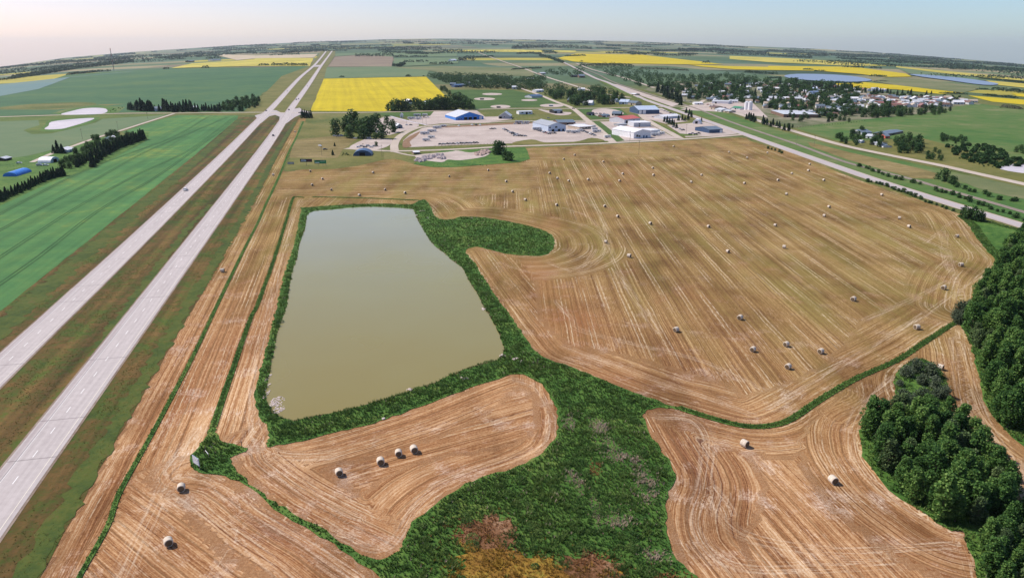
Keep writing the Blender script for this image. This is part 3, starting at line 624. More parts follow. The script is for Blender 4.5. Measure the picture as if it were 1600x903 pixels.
    f = b.math('ADD', b.math('ADD', b.math('MULTIPLY', s1, .40), b.math('MULTIPLY', s2, .2)), b.math('ADD', b.math('MULTIPLY', s3, .2), b.math('MULTIPLY', fine, .2)))
    f = b.math('SUBTRACT', f, b.math('MULTIPLY', tr, .035)); f = b.math('ADD', f, b.math('MULTIPLY', tb, .04))
    near = b.ramp(f, [(.37, (.085, .035, .015)), (.44, (.22, .10, .042)), (.50, (.36, .19, .085)), (.56, (.50, .315, .165)), (.64, (.68, .52, .35))])
    far_ = b.ramp(f, [(.37, (.085, .05, .016)), (.44, (.155, .098, .033)), (.50, (.235, .155, .056)), (.56, (.33, .235, .098)), (.64, (.46, .36, .20))])
    c = b.mix(ol, near, far_)
    px_, py_, _z = b.sep(p); big = b.noise(b.comb(b.math('MULTIPLY', px_, .05), b.math('MULTIPLY', py_, .018), 0.0), 1, 5, .6)
    c = b.mix(1.0, c, b.ramp(b.math('ADD', b.math('MULTIPLY', big, .6), b.math('MULTIPLY', b.noise(p, .02, 4, .6), .4)), [(.38, (.55, .50, .46)), (.5, (.95, .92, .9)), (.62, (1.22, 1.24, 1.26))]), 'MULTIPLY')
    # green regrowth and red-brown ground
    c = b.mix(b.math('MULTIPLY', b.math('MULTIPLY', b.rng(b.noise(b.comb(b.math('MULTIPLY', px_, .07), b.math('MULTIPLY', py_, .012)), 1, 5), .45, .65), ol), .5), c, (.20, .18, .045))
    c = b.mix(b.math('MULTIPLY', b.rng(blo, .55, .72), .35), c, (.27, .11, .045))
    c = b.mix(b.math('MULTIPLY', b.math('MULTIPLY', tg, b.rng(b.math('ADD', blo, b.math('MULTIPLY', s1, .5)), .45, .95)), .7), c, (.27, .105, .042))
    c = b.mix(b.math('MULTIPLY', b.math('MULTIPLY', tr, b.rng(s1, .3, .6, 1, 0)), .6), c, (.17, .075, .05))
    # paired pale lines of straw left by the baler, thin dark wheel lines
    cell = b.math('DIVIDE', Aw, 8.5); fr = b.math('ABSOLUTE', b.math('SUBTRACT', b.math('FRACT', cell), .5))
    wn = b.n('TexWhiteNoise', noise_dimensions='1D'); b.put(wn.inputs['W'], b.math('FLOOR', cell))
    gate = b.rng(b.noise(b.comb(b.math('MULTIPLY', A, .12), b.math('MULTIPLY', L, .02)), 1, 2), .42, .60)
    line = b.math('MULTIPLY', b.math('LESS_THAN', b.math('ABSOLUTE', b.math('SUBTRACT', fr, .10)), b.math('ADD', .018, b.math('MULTIPLY', ol, .022))), b.math('MULTIPLY', gate, b.rng(s3, .38, .55)))
    c = b.mix(b.math('MULTIPLY', line, .62), c, (.58, .47, .31))
    dk = b.math('MULTIPLY', b.math('LESS_THAN', b.math('ABSOLUTE', b.math('SUBTRACT', fr, .36)), .03), b.rng(wn.outputs['Value'], .3, .5))
    c = b.mix(b.math('MULTIPLY', dk, .5), c, (.17, .09, .04))
    # white straw drifts
    dr = b.math('MULTIPLY', b.rng(b.math('ADD', b.math('MULTIPLY', b.noise(p, .09, 4, .6), .6), b.math('MULTIPLY', s3, .4)),   .53, .63), b.math('ADD', .5, tb, clamp=True))
    dr = b.math('MULTIPLY', dr, b.math('SUBTRACT', 1.0, b.math('MULTIPLY', ol, .75)))
    c = b.mix(b.math('MULTIPLY', dr, b.math('MULTIPLY', b.rng(fine, .35, .6), .8)), c, (.78, .66, .54))
    dd_ = b.attr('dd'); reach = b.rng(b.math('DIVIDE', b.attr('dabs'), b.math('MAXIMUM', b.attr('dk'), .5)), 2.0, .4)
    stq = b.noise(b.comb(b.math('MULTIPLY', dd_, 1.5), b.math('MULTIPLY', b.attr('da'), .045)), 1, 3, .7)
    dq = b.math('MULTIPLY', reach, b.math('MULTIPLY', b.rng(stq, .46, .62), b.rng(fine, .32, .55)))
    c = b.mix(b.math('MULTIPLY', dq, .62), c, (.68, .55, .40))
    b.bump(b.math('ADD', b.math('MULTIPLY', s2, .5), b.math('MULTIPLY', fine, .5)), .28, .8)
    b.done(c, .95, .05); me.materials.append(b.m)
    tag(obj('stubble_field', me), kind='structure')
hay()
# ---- pond and its meadow
M_sedgeg = ground_mat('sedge_ground', [(.05, .045, .012), (.20, .10, .02), (.30, .18, .03), (.24, .24, .04)], .12, .9, 3)
M_rustg = ground_mat('rusty_ground', [(.035, .035, .015), (.12, .055, .022), (.22, .11, .055), (.30, .19, .11)], .12, .9, 3)
for P_, m_ in (([(722,850),(735,835),(760,845),(790,850),(812,868),(850,872),(880,885),(905,880),(940,888),(970,905),(960,1000),(720,1000),(718,880)], M_sedgeg), ([(715,835),(735,818),(765,808),(790,815),(800,835),(812,850),(790,856),(750,852),(720,846)], M_rustg), ([(880,875),(905,866),(940,868),(965,885),(985,915),(930,930),(890,900)], M_rustg)):
    sheet('bare_ground', P_, m_, 4, 4, rough=(1.8, .9))
MG = wobble([G(*p) for p in catmull(MEADOW, 4)], .45, 1.6)
sheet_ground('meadow', MG, M_lush, 2)
WATER = [(484,333),(520,328.5),(546,325.5),(585,324),(640,327),(647,331),(651,341),(657,352),(668,371),(679,385),(690,393),(706,407),(723,420),(733,440),(748,464),(760,487),(772,506),(782,530),(787,546),(780,561),(762,566),(740,572),(700,588),(680,598),(650,607),(622,617),(580,630),(546,639),(520,646),(493,650),(470,656),(450,656),(436,650),(428,643),(420,632),(415,617),(419,596),(425,565),(432,530),(440,500),(448,480),(455,435),(463,407),(470,377),(477,358)]
WATER_G = wobble([G(*p) for p in catmull(WATER, 4)], .25, 1.5)
def water():
    b = NB('murky_pond_water'); p = b.pos(); x, y, z = b.sep(p)
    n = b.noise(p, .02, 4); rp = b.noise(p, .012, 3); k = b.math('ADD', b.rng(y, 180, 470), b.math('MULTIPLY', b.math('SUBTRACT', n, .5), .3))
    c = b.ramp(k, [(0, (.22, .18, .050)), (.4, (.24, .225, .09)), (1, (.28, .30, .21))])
    c = b.mix(b.math('MULTIPLY', b.noise(p, 1.5, 3), .12), c, (.3, .25, .14)); b.bump(b.noise(p, 1.2, 3), .02, .35)
    b.done(c, b.rng(rp, .4, .62, .12, .32), .28); return b.m
M_mud = ground_mat('pond_mud', [(.06, .05, .02), (.12, .10, .04), (.22, .17, .10)], .1, .8, 3.0)
sheet_ground('pond_shore_mud', wobble([G(*p) for p in catmull(WATER, 4)], 1.1, 1.3), M_mud, 2.5)
sheet_ground('pond_water', WATER_G, water(), 3)
M_blue = flat('lake_water', (.19, .23, .31), .3, .4)
sheet('lake_water', [(1225,120.4),(1245,117),(1300,118),(1340,121.5),(1362,127),(1320,129),(1250,125.5)], M_blue, 2, 3)
sheet('lake_water', [(1422,117.4),(1462,119.5),(1525,126.3),(1560,132.5),(1537,134),(1475,126),(1440,121.5)], M_blue, 2, 3)
sheet('woodland_floor', WOODS, M_lush, 2, 3, rough=(.6, 3)); sheet('woodland_floor', GROVE, M_lush, 2, 3, rough=(.6, 3)); sheet('woodland_floor', CORNER, M_lush, 2, 3, rough=(.6, 3))
DITCH1 = [(116,920),(126.5,897),(168.6,822),(187,770),(243.6,667),(300,560),(337,482),(380,393),(402,350),(416,318),(424,302),(438,271.5),(450.5,240),(463,215),(474,190)]
DITCH2 = [(333,668),(349,620),(365,574),(380,530),(393,494),(401,480),(412,450),(424,418),(446,349),(457,312),(463,308),(475,309)]
DITCH3 = [(1060,637),(1100,650),(1155,664.5),(1197,666),(1234,656),(1281,625),(1337,592),(1400,564),(1440,538),(1480,512),(1500,500)]
DITCH4 = [(488,308),(540,309),(600,311),(655,313.5)]
for D_, wd in ((DITCH1, [1.0, 1.2, 1.3, 1.5, 1.9, 2.6]), (DITCH2, [2.0, 1.5, 1.5, 1.8]), (DITCH3, [2.6, 2.3, 2.0, 1.8]), (DITCH4, [2.2, 2.0])):
    ribbon('grass_ditch', D_, 2, M_lush, 3, widths=wd)

for k_, P in enumerate([[(-20,346),(60,303),(133,266.6),(200,241),(270,215),(325,183)],[(-20,371),(60,328),(133,290),(223,240),(300,207),(357,183)],[(-20,416),(60,363),(133,317),(220,271),(287,240),(330,211),(366,183)],[(-20,458),(60,402),(149,333),(239,280),(295,241),(340,208),(370,184)]]):
    Q = [np.array(G(*p)) for p in catmull(P, 4, False)]
    for s_ in (-1.0, 1.0):
        ribbon('crop_wheel_track', [(q[0]+s_*math.cos(HWY), q[1]-s_*math.sin(HWY)) for q in Q], .5, M_trk if k_ else M_trk, 3, 0, px=False)
# ================================================================ VEGETATION
def vnoise(X, Y, sc, seed=0):
    r = np.random.RandomState(seed); g = r.rand(64, 64); x = np.asarray(X)/sc; y = np.asarray(Y)/sc
    i = np.floor(x).astype(int); j = np.floor(y).astype(int); fx = x-i; fy = y-j; fx = fx*fx*(3-2*fx); fy = fy*fy*(3-2*fy)
    q = lambda a, b: g[a % 64, b % 64]
    return (q(i, j)*(1-fx)+q(i+1, j)*fx)*(1-fy)+(q(i, j+1)*(1-fx)+q(i+1, j+1)*fx)*fy
M_reed = leaf_mat('marsh_leaf', (.018, .052, .014), (.062, .135, .030), (.20, .26, .065), .33)
M_reed2 = leaf_mat('olive_grass_blade', (.04, .09, .014), (.10, .16, .03), (.23, .27, .07), .2)
M_vtuft = leaf_mat('verge_blade', (.08, .09, .02), (.14, .12, .03), (.24, .18, .06), .2)
M_dead = leaf_mat('dead_reed', (.22, .15, .09), (.44, .34, .24), (.65, .55, .45), .1)
M_sedge = leaf_mat('yellow_sedge', (.14, .07, .015), (.32, .19, .025), (.46, .36, .05), .2)
M_rust = leaf_mat('rusty_weed', (.08, .03, .012), (.22, .085, .025), (.36, .20, .09), .1)
M_birch = leaf_mat('poplar_leaf', (.028, .08, .02), (.08, .18, .038), (.23, .36, .09), .4)
M_shrub = leaf_mat('willow_leaf', (.03, .05, .025), (.075, .105, .055), (.16, .19, .12), .2)
M_dleaf = leaf_mat('broadleaf_foliage', (.016, .05, .014), (.038, .095, .024), (.10, .17, .05), .25)
M_spruce = leaf_mat('spruce_needle', (.009, .028, .014), (.018, .050, .022), (.042, .085, .034), .05)
M_bark = flat('tree_bark', (.17, .14, .11), .9, .1, .3, 4)
M_wood = flat('weathered_wood', (.22, .17, .13), .85, .1, .25, 3)
# ---- marsh plants, one mass nobody could count
X, Y = scatter(MG, 4.6, 90000)
wat = inpoly(X, Y, WATER_G); X, Y = X[~wat], Y[~wat]
d = np.hypot(X, Y); keep = nr.rand(len(X)) < np.clip(1.35-d/420, .3, 1); X, Y = X[keep], Y[keep]
edge, _ = seg_dist(X, Y, MG)
def bl(X, Y, px, py, rx, ry):
    c = G(px, py); e = G(px+rx, py); f = G(px, py-ry); return ((X-c[0])/abs(e[0]-c[0]))**2+((Y-c[1])/abs(f[1]-c[1]))**2
n1 = vnoise(X, Y, 9, 1); n2 = vnoise(X, Y, 2.6, 2); n3 = vnoise(X, Y, 1.1, 3)
lightz = np.exp(-bl(X, Y, 960, 590, 110, 40))+np.exp(-bl(X, Y, 1050, 820, 30, 120))*.7+np.exp(-bl(X, Y, 330, 715, 40, 20))+1.1*np.exp(-bl(X, Y, 740, 368, 110, 34))+.35*np.exp(-bl(X, Y, 800, 500, 60, 90))
lush = np.clip(.65*n2+.35*n1, 0, 1)
sed = np.minimum.reduce([bl(X, Y, 760, 880, 55, 45), bl(X, Y, 830, 895, 60, 32), bl(X, Y, 905, 905, 60, 22)])
rust = np.minimum.reduce([bl(X, Y, 745, 835, 45, 22), bl(X, Y, 925, 880, 40, 18), bl(X, Y, 770, 822, 30, 16), bl(X, Y, 930, 735, 9, 14), bl(X, Y, 1070, 905, 50, 12)])
deadm = np.minimum.reduce([bl(X, Y, 953, 700, 18, 14), bl(X, Y, 968, 716, 22, 8), bl(X, Y, 935, 668, 14, 14), bl(X, Y, 893, 745, 12, 12), bl(X, Y, 905, 760, 10, 18), bl(X, Y, 965, 815, 26, 14), bl(X, Y, 890, 662, 10, 12), bl(X, Y, 992, 720, 12, 12), bl(X, Y, 930, 800, 8, 30), bl(X, Y, 1010, 760, 20, 30), bl(X, Y, 1030, 870, 30, 14)])
jit = nr.rand(len(X))*.9+.45*n3
isS = (sed*jit*1.5 < .75); isR = ~isS & (rust*jit*1.3 < .75); isD = ~isS & ~isR & ((deadm*jit < .48) | ((nr.rand(len(X)) < .03) & (n1 > .45)))
isO = ~isS & ~isR & ~isD & ((nr.rand(len(X)) < np.clip(lightz*.95+.42*(n1 > .5)*(n2 > .3)+.08, 0, .85)) | ((edge < .7) & (nr.rand(len(X)) < .5)))
isO |= (~isS & ~isR & ~isD & (n3 > .82) & (n1 > .35))
isG = ~(isS | isR | isD | isO)
hgt = (.25+.85*lush**1.5+.25*n3)*np.clip(edge/1.6, .35, 1)
Z = np.full(len(X), .2)
for nm, m, mt, hk, lab, lean in (('marsh_plants', isG, M_reed, 1.0, 'dense dark green marsh plants filling the low ground round the pond', .8), ('rank_grass', isO, M_reed2, .75, 'lighter olive grass in the green low ground', .7),
                       ('dead_reeds', isD, M_dead, .8, 'pale dead reeds standing in patches among the marsh plants', .5), ('yellow_sedge', isS, M_sedge, .6, 'yellow sedge patch at the near edge of the marsh', 1.1),
                       ('rusty_weeds', isR, M_rust, .6, 'rust brown weeds round the yellow sedge patch', .9)):
    o = obj(nm, tufts(nm, np.stack([X[m], Y[m], Z[m]], 1), hgt[m]*hk, .11+.10*n2[m], mt, 9 if m is isG else 8, lean, tone=np.clip(n1[m]*.5+n2[m]*.35+n3[m]*.4-.15, 0, 1))); tag(o, lab, 'plants', kind='stuff')
# leafy humps among the reeds
hx, hy = scatter(MG, .018, 3000); m = ~inpoly(hx, hy, WATER_G) & (seg_dist(hx, hy, MG)[0] > 1.6) & (np.hypot(hx, hy) < 330); hx, hy = hx[m], hy[m]
cs, sz = [], []
for x, y in zip(hx, hy):
    r = .6+nr.rand()*1.2; k = int(150*r); v = nr.normal(size=(k, 3)); v /= np.linalg.norm(v, axis=1)[:, None]; v[:, 2] = abs(v[:, 2])
    cs.append(v*[r, r, r*.75]*(.75+.3*nr.rand(k, 1))+[x, y, .25]); sz.append(np.full(k, .2))
cs = np.vstack(cs); tn = np.clip(vnoise(cs[:, 0], cs[:, 1], 3, 5), 0, 1)
tag(obj('marsh_shrubs', leaf_mesh('marsh_shrubs', cs, np.concatenate(sz), M_reed, tone=tn)), 'low leafy humps of undergrowth scattered through the marsh', 'undergrowth', kind='stuff')
# ---- grass along the ditches, woodland edges and verge
PT, HT = [], []
def along(P, wd, dens, h):
    Q = [np.array(G(*p)) for p in catmull(P, 5, False)]
    for a, b in zip(Q[:-1], Q[1:]):
        L = np.linalg.norm(b-a); k = int(L*wd*dens*min(1, 260/np.linalg.norm(a)))+1; t = (b-a)/(L+1e-9); n = np.array([t[1], -t[0]])
        c = a+np.outer(nr.rand(k)*L, t)+np.outer(np.clip(nr.normal(size=k)*.3, -.6, .6)*wd, n); PT.append(np.hstack([c, np.full((k, 1), .1)])); HT.append(np.full(k, h))
along(DITCH1, 1.2, 7, .32); along(DITCH2, 1.5, 7, .4); along(DITCH3, 1.9, 8, .45); along(DITCH4, 1.6, 5, .4)
for W_, sc_ in ((WOODS, 2.5), (GROVE, 2.5), (CORNER, 2.5)):
    Q = [G(*p) for p in catmull(W_, 3)]; X, Y = scatter(Q, 2.0, 60000); e, _ = seg_dist(X, Y, Q); m = (e < 5) & (np.hypot(X, Y) < 520) & (np.abs(X) < .75*Y+40)
    PT.append(np.stack([X[m], Y[m], np.full(m.sum(), .1)], 1)); HT.append(np.full(m.sum(), .7))
PT = np.vstack(PT); HT = np.concatenate(HT)
tag(obj('ditch_grass', tufts('ditch_grass', PT, HT, .3, M_reed, 5, .6, tone=np.clip(vnoise(PT[:, 0], PT[:, 1], 4, 8)*.9+.1, 0, 1))), 'tall green grass along the ditches and the foot of the woods', 'grass', kind='stuff')
Q = [G(*p) for p in VERGE]; X, Y = scatter(Q, 1.6, 110000); lw = [G(*p) for p in LW]; rw = [G(*p) for p in RW]
m = (seg_dist(X, Y, lw, False)[0] > 8) & (seg_dist(X, Y, rw, False)[0] > 8) & (np.hypot(X, Y) < 600) & (Y > 60) & (vnoise(X, Y, 16, 4)+.5*nr.rand(len(X)) > .6); X, Y = X[m], Y[m]
tag(obj('verge_tufts', tufts('verge_tufts', np.stack([X, Y, np.full(len(X), .1)], 1), .07+.12*vnoise(X, Y, 7, 9), .34, M_vtuft, 3, 1.4, tone=vnoise(X, Y, 12, 14))), 'scattered tufts in the grass beside and between the carriageways', 'grass', kind='stuff')
# bleached debris on the pond shore
def debris(name, spots, mat, label, cat, smin=.15, smax=.6, flatz=.5):
    bm = bmesh.new()
    for px, py, rx, ry, n in spots:
        c = G(px, py); e = G(px+rx, py); f = G(px, py-ry); wx, wy = abs(e[0]-c[0]), abs(f[1]-c[1])
        for _ in range(n):
            a = rng.random()*6.28; r = math.sqrt(rng.random()); x = c[0]+wx*r*math.cos(a); y = c[1]+wy*r*math.sin(a); s = rng.uniform(smin, smax)
            r_ = bmesh.ops.create_icosphere(bm, subdivisions=1, radius=s*.5)['verts']; q = rng.random()*3; el = rng.uniform(1, 2.6)
            for v in r_:
                v.co += Vector((rng.uniform(-1, 1), rng.uniform(-1, 1), rng.uniform(-1, 1)))*s*.12; u, w_ = v.co.x*el, v.co.y
                v.co.x = x+u*math.cos(q)-w_*math.sin(q); v.co.y = y+u*math.sin(q)+w_*math.cos(q); v.co.z = hz(x, y)+.18+v.co.z*flatz+s*.12
    return tag(obj(name, bm, None, mat), label, cat, kind='stuff')
M_pale = flat('bleached_debris', (.55, .46, .42), .9, .1, .3, 2)
debris('shore_rocks', [(434,627,10,7,60),(436,640,8,7,60),(418,605,2,6,12),(416,618,3,7,22),(420,590,2,6,12),(428,632,8,5,30)], M_pale, 'bleached driftwood and rubble in the near left corner of the pond', 'debris')
debris('shore_rubble', [(786,557,5,3,10),(806,562,6,3,8),(812,566,3,2,4),(660,330,4,1.5,6),(668,341,3,1.5,4),(652,337,2,1,4),(757,484,4,2,8),(738,341,3,1,4),(745,341,2,1,3),(598,655,3,1,3),(725,592,6,3,12),(640,610,5,2,6)], M_pale, 'scattered pale rubble round the far shore of the pond', 'debris', .3, .9)
M_rubble = flat('broken_concrete', (.42, .36, .35), .9, .1, .35, 1.2)
debris('rubble_pile', [(658,251,8,3,60),(668,247,10,3,90),(684,245,9,3,80),(690,248,6,2,30)], M_rubble, 'long heap of broken concrete below the industrial road', 'rubble heap', .8, 2.6, 1.3)
debris('gravel_pile', [(750,241,8,3,60),(758,238,7,3,60)], flat('pink_gravel', (.40, .30, .26), .9, .1, .2, 2), 'pinkish gravel heap beside the two dark trees', 'gravel heap', 1.5, 3.2, .9)

# ---- trees
def tube(bm, a, b, r0, r1, n=6):
    a, b = Vector(a), Vector(b); d = (b-a).normalized(); u = d.orthogonal().normalized(); v = d.cross(u); A, B = [], []
    for i in range(n):
        t = 2*math.pi*i/n; o = u*math.cos(t)+v*math.sin(t); A.append(bm.verts.new(a+o*r0)); B.append(bm.verts.new(b+o*r1))
    for i in range(n): bm.faces.new((A[i], A[(i+1) % n], B[(i+1) % n], B[i]))
    bm.faces.new(B)
def crown_pts(h, wd, base, nl, nleaf, jit=.34, flat_=1.0):
    pts = []; lobes = []
    for i in range(nl):
        t = (i+.5)/nl; z = base+(h-base)*(t**.9); prof = math.sin(math.pi*min(.97, .18+.8*t))**.8
        a = i*2.4+nr.rand(); r = wd*.5*prof; off = r*(.35+.6*nr.rand()) if nl > 20 else r*.55*nr.rand()**.5
        lobes.append((off*math.cos(a), off*math.sin(a), z, max(.25*wd, r*.62)*(.8+.4*nr.rand())*(.68 if nl > 20 else 1)))
    for x, y, z, r in lobes:
        k = int(nleaf/nl); v = nr.normal(size=(k, 3)); v /= np.linalg.norm(v, axis=1)[:, None]; v *= r*(1-jit+jit*2*nr.rand(k, 1)**.7)
        v[:, 2] *= flat_*1.05; v += [x, y, min(z, h-r*.5)]; pts.append(v)
    p = np.vstack(pts); p[:, 2] = np.maximum(p[:, 2], base*.6); return p
def make_tree(name, h, wd, base, nl, nleaf, ls, mat, label=None, cat='tree', group=None, conifer=False):
    root = empty(name, (0, 0, -500), 0, label, cat, group); bm = bmesh.new()
    top = h*.8; tube(bm, (0, 0, -.2), (.1, 0, top*.5), h*.020+.06, h*.013+.03); tube(bm, (.1, 0, top*.5), (0, .1, top), h*.013+.03, .03, 5)
    if not conifer:
        for i in range(7):
            a = i*2.4; z = base+(h*.7-base)*i/7; tube(bm, (0, 0, z), (math.cos(a)*wd*.32, math.sin(a)*wd*.32, z+h*.16), h*.008+.03, .02, 4)
    part('trunk', bm, root, M_bark)
    if conifer:
        k = nleaf; t = nr.rand(k)**.75; tier = np.round(t*9)/9*.5+t*.5; z = base+(h-base)*tier; r = wd*.5*(1-tier)**.85*(.55+.5*nr.rand(k)); a = nr.rand(k)*2*math.pi
        z = z-r*.25; p = np.stack([r*np.cos(a), r*np.sin(a), z], 1); flop = np.stack([np.cos(a), np.sin(a), np.zeros(k)], 1)*.8
        me = leaf_mesh('crown', p, ls, mat, .6, 1.5, flop=flop)
    else:
        p = crown_pts(h, wd, base, nl, nleaf); me = leaf_mesh('crown', p, ls*(.7+.6*nr.rand(len(p))), mat, .45, 1.3)
    part('crown', me, root); return root
POP = [make_tree('poplar_tree', h, wd, b, 27, 2200, .40, M_birch) for h, wd, b in ((8.5,4.0,.8),(9.5,3.7,1),(7.5,4.2,.6),(10,4.3,1.1),(8,3.4,.6))]
M_birch2 = leaf_mat('poplar_leaf_pale', (.05, .09, .035), (.11, .17, .06), (.24, .33, .13), .35)
POP.append(make_tree('poplar_tree', 7.6, 3.4, .5, 27, 1900, .36, M_birch2))
WIL = [make_tree('willow_bush', h, wd, .2, 9, 1100, .34, M_shrub) for h, wd in ((3.2,5),(4.0,4.6),(2.6,4))]
BRO = [make_tree('broadleaf_tree', h, wd, b, 9, 420, 1.15, M_dleaf) for h, wd, b in ((9,9.5,.6),(10,9,.8),(8.5,10.5,.5),(10.5,8.5,.6))]
GAR = [make_tree('garden_tree', h, wd, b, 8, 380, 1.2, M_dleaf) for h, wd, b in ((8,9.5,.8),(9,9,1),(7.5,10.5,.6))]
SPR = [make_tree('spruce_tree', h, wd, .4, 0, 520, 1.0, M_spruce, conifer=True) for h, wd in ((10,6.2),(11,5.4),(9,6.0))]
BUS = [make_tree('bush', h, wd, .1, 7, 260, .7, M_dleaf) for h, wd in ((3,5),(3.6,4.5),(2.6,4.6))]
USED = set()
def place(protos, x, y, label, group, sc=1.0, i=None, cat=None):
    p = protos[rng.randrange(len(protos)) if i is None else i % len(protos)]; z = hz(x, y)
    s = sc*rng.uniform(.9, 1.12)
    if p.name not in USED:
        USED.add(p.name); p.location = (x, y, z); p.rotation_euler = (0, 0, rng.random()*6); p.scale = (s,)*3
        return tag(p, label, cat or ('bush' if 'bush' in p.name else 'tree'), group)
    o = dup(p, (x, y, z), rng.random()*6, label, group, s); o['category'] = cat or ('bush' if 'bush' in p.name else 'tree'); return o
def poisson(poly, sp, cond=None, cap=10**6):
    xs = [p[0] for p in poly]; ys = [p[1] for p in poly]; n = int((max(xs)-min(xs))*(max(ys)-min(ys))/(sp*sp)*9); out = []
    X = np.random.RandomState(5).uniform(min(xs), max(xs), n); Y = np.random.RandomState(6).uniform(min(ys), max(ys), n); m = inpoly(X, Y, poly)
    for x, y in zip(X[m], Y[m]):
        if cond and not cond(x, y): continue
        if all((x-a)**2+(y-b)**2 > sp*sp for a, b in out): out.append((x, y))
    return out[:cap]
def pix(x, y, z=0.0):
    dx, dy, dz = x, y, z-H; Zc = dy*math.cos(PITCH)-dz*math.sin(PITCH); Yc = dy*math.sin(PITCH)+dz*math.cos(PITCH)
    return 800+dx/Zc*800/KX, 451.5-Yc/Zc*800/KX
def side_words(x, y, poly):
    px, py = pix(x, y); P = [pix(*p) for p in poly]; xs = [min(1640, p[0]) for p in P]; ys = [min(930, p[1]) for p in P]
    u = (px-min(xs))/(max(xs)-min(xs)); v = (py-min(ys))/(max(ys)-min(ys))
    return ('leftmost','left','centre left','centre right','right','rightmost')[int(min(5.9, max(0, u)*6))], ('farthest','far','upper','lower','near','nearest')[int(min(5.9, max(0, v)*6))]
def wood(poly_px, sp, protos, what, where, group, sc=1.0, cond=None, inset=1.0):
    poly = [G(*p) for p in catmull(poly_px, 3)]; pts = poisson(poly, sp, cond)
    pts = [p for p in pts if seg_dist(np.array([p[0]]), np.array([p[1]]), poly)[0][0] > inset]
    for x, y in pts:
        s, d = side_words(x, y, poly); k = sc*rng.uniform(.78, 1.15)
        size = 'shorter' if k < .9*sc else 'tall' if k > 1.05*sc else 'middling'
        place(protos, x, y, f'{size} {what}, {d} rank, {s} side of {where}', group, k)
    return len(pts)
inview = lambda x, y: (lambda q: -60 < q[0] < 1640 and q[1] < 960)(pix(x, y, 0))
GROVE_T = [(1350,672),(1350,700),(1358,722),(1392,762),(1450,803),(1486,822),(1528,822),(1560,812),(1582,790),(1574,764),(1550,728),(1524,698),(1500,670),(1474,652),(1420,652),(1385,655),(1366,664)]
n1_ = wood(GROVE_T, 2.75, POP, 'poplar', 'the rounded stubble grove', 'poplars of the rounded grove', 1.0, inset=.5)
WOODS_T = [(1512,490),(1508,512),(1520,540),(1536,588),(1543,625),(1564,661),(1604,695),(1680,750),(1860,780),(1860,420),(1700,385),(1640,378),(1598,372),(1570,400),(1552,430),(1533,455)]
def wc(x, y): q = pix(x, y); return q[0] < 1635 and q[1] < 850
n2_ = wood(WOODS_T, 3.7, POP, 'poplar', 'the right edge wood', 'poplars of the wood at the right edge', 1.12, wc, .2)
n3_ = wood([(1512,842),(1524,830),(1560,818),(1610,804),(1700,806),(1700,990),(1552,990),(1530,900)], 3.0, POP, 'yellowish poplar', 'the bottom right corner wood', 'poplars of the corner wood', .82, lambda x, y: pix(x, y)[0] < 1640, .8)
print('near woods', n1_, n2_, n3_)
for k, (px, py, s, lab) in enumerate([(1415,588,1.05,'grey green willow bush at the far left of the bush cluster'),(1430,582,1.2,'largest grey willow bush crowning the bush cluster'),(1440,600,1.0,'willow bush in front of the largest grey one'),(1452,588,1.15,'dark willow bush on the far right of the cluster'),
      (1460,607,1.0,'round bright green bush at the right of the cluster'),(1462,622,1.05,'willow bush low on the right of the cluster casting a shadow on the stubble'),(1440,628,1.2,'broad willow bush between cluster and rounded grove'),(1411,628,.9,'separate willow bush on the left below the cluster'),
      (1405,603,.6,'small brown tinged bush left of the cluster'),(1475,620,.9,'willow bush at the tip of the right hand shadow'),(1425,640,1.1,'willow bush leaning against the rounded grove'),(1450,645,1.3,'tall willow bush touching the rounded grove')]):
    x, y = G(px, py); place(WIL, x, y, lab, 'willow bushes beyond the rounded grove', s*.92, k)
for k, (px, py, s) in enumerate([(1372,652,.5),(1382,648,.45),(1392,640,.45),(1376,662,.5),(1400,650,.5),(1410,640,.55),(1362,662,.45),(1395,660,.5)]):
    x, y = G(px, py); place(WIL, x, y, f'{nth(k)} low sapling in the thin fringe at the grove\'s upper left', 'saplings at the corner of the grove', s, k)
for k, (px, py, s) in enumerate([(1492,497,.8),(1500,490,1.1),(1508,496,1.2),(1498,505,.9),(1516,486,1.0)]):
    x, y = G(px, py); place(WIL, x, y, f'{nth(k)} dark bush from the left where the ditch meets the wood', 'bushes at the end of the ditch', s, k)
# ---- roadside bushes along the far right road and railway
def line_of(px_list, n, protos, lab, group, sc, jit=2.0):
    Q = catmull(px_list, 8, False); pts = [Q[int(i*(len(Q)-1)/max(1, n-1))] for i in range(n)]
    for i, p in enumerate(pts):
        x, y = G(*p); x += rng.uniform(-jit, jit); y += rng.uniform(-jit, jit)
        place(protos, x, y, lab.format(nth(i) if i < 38 else 'further'), group, sc*rng.uniform(.75, 1.2))
line_of([(1356,284),(1378,290),(1400,297),(1420,304),(1441,312)], 20, BUS, '{} bush from the left on the field side of the paved right road', 'bushes on the field side of the right road', .62, 1.2)
line_of([(1446,316),(1462,320),(1486,330)], 8, BUS, '{} bush of the shorter row beside the sharp field corner', 'bushes before the field corner', .55, 1)
line_of([(1342,260),(1365,268),(1390,277),(1436,289)], 18, BUS, '{} bush from the left between paved road and railway', 'bushes between road and railway', .7, 1.5)
line_of([(1465,299),(1490,305),(1520,316),(1560,330),(1600,345)], 22, BUS, '{} bush from the left in the lower row beside the rails', 'bushes in the lower railway row', .7, 2.5)
line_of([(1504,340),(1512,343),(1520,344),(1530,346),(1535,346)], 7, BRO, '{} tree from the left at the corner where field meets paved road', 'trees at the field corner', .62, 1.5)
line_of([(1470,281),(1478,285),(1486,288)], 4, BRO, '{} tree from the left beyond the rails above the field corner', 'trees beyond the rails', .72, 3)
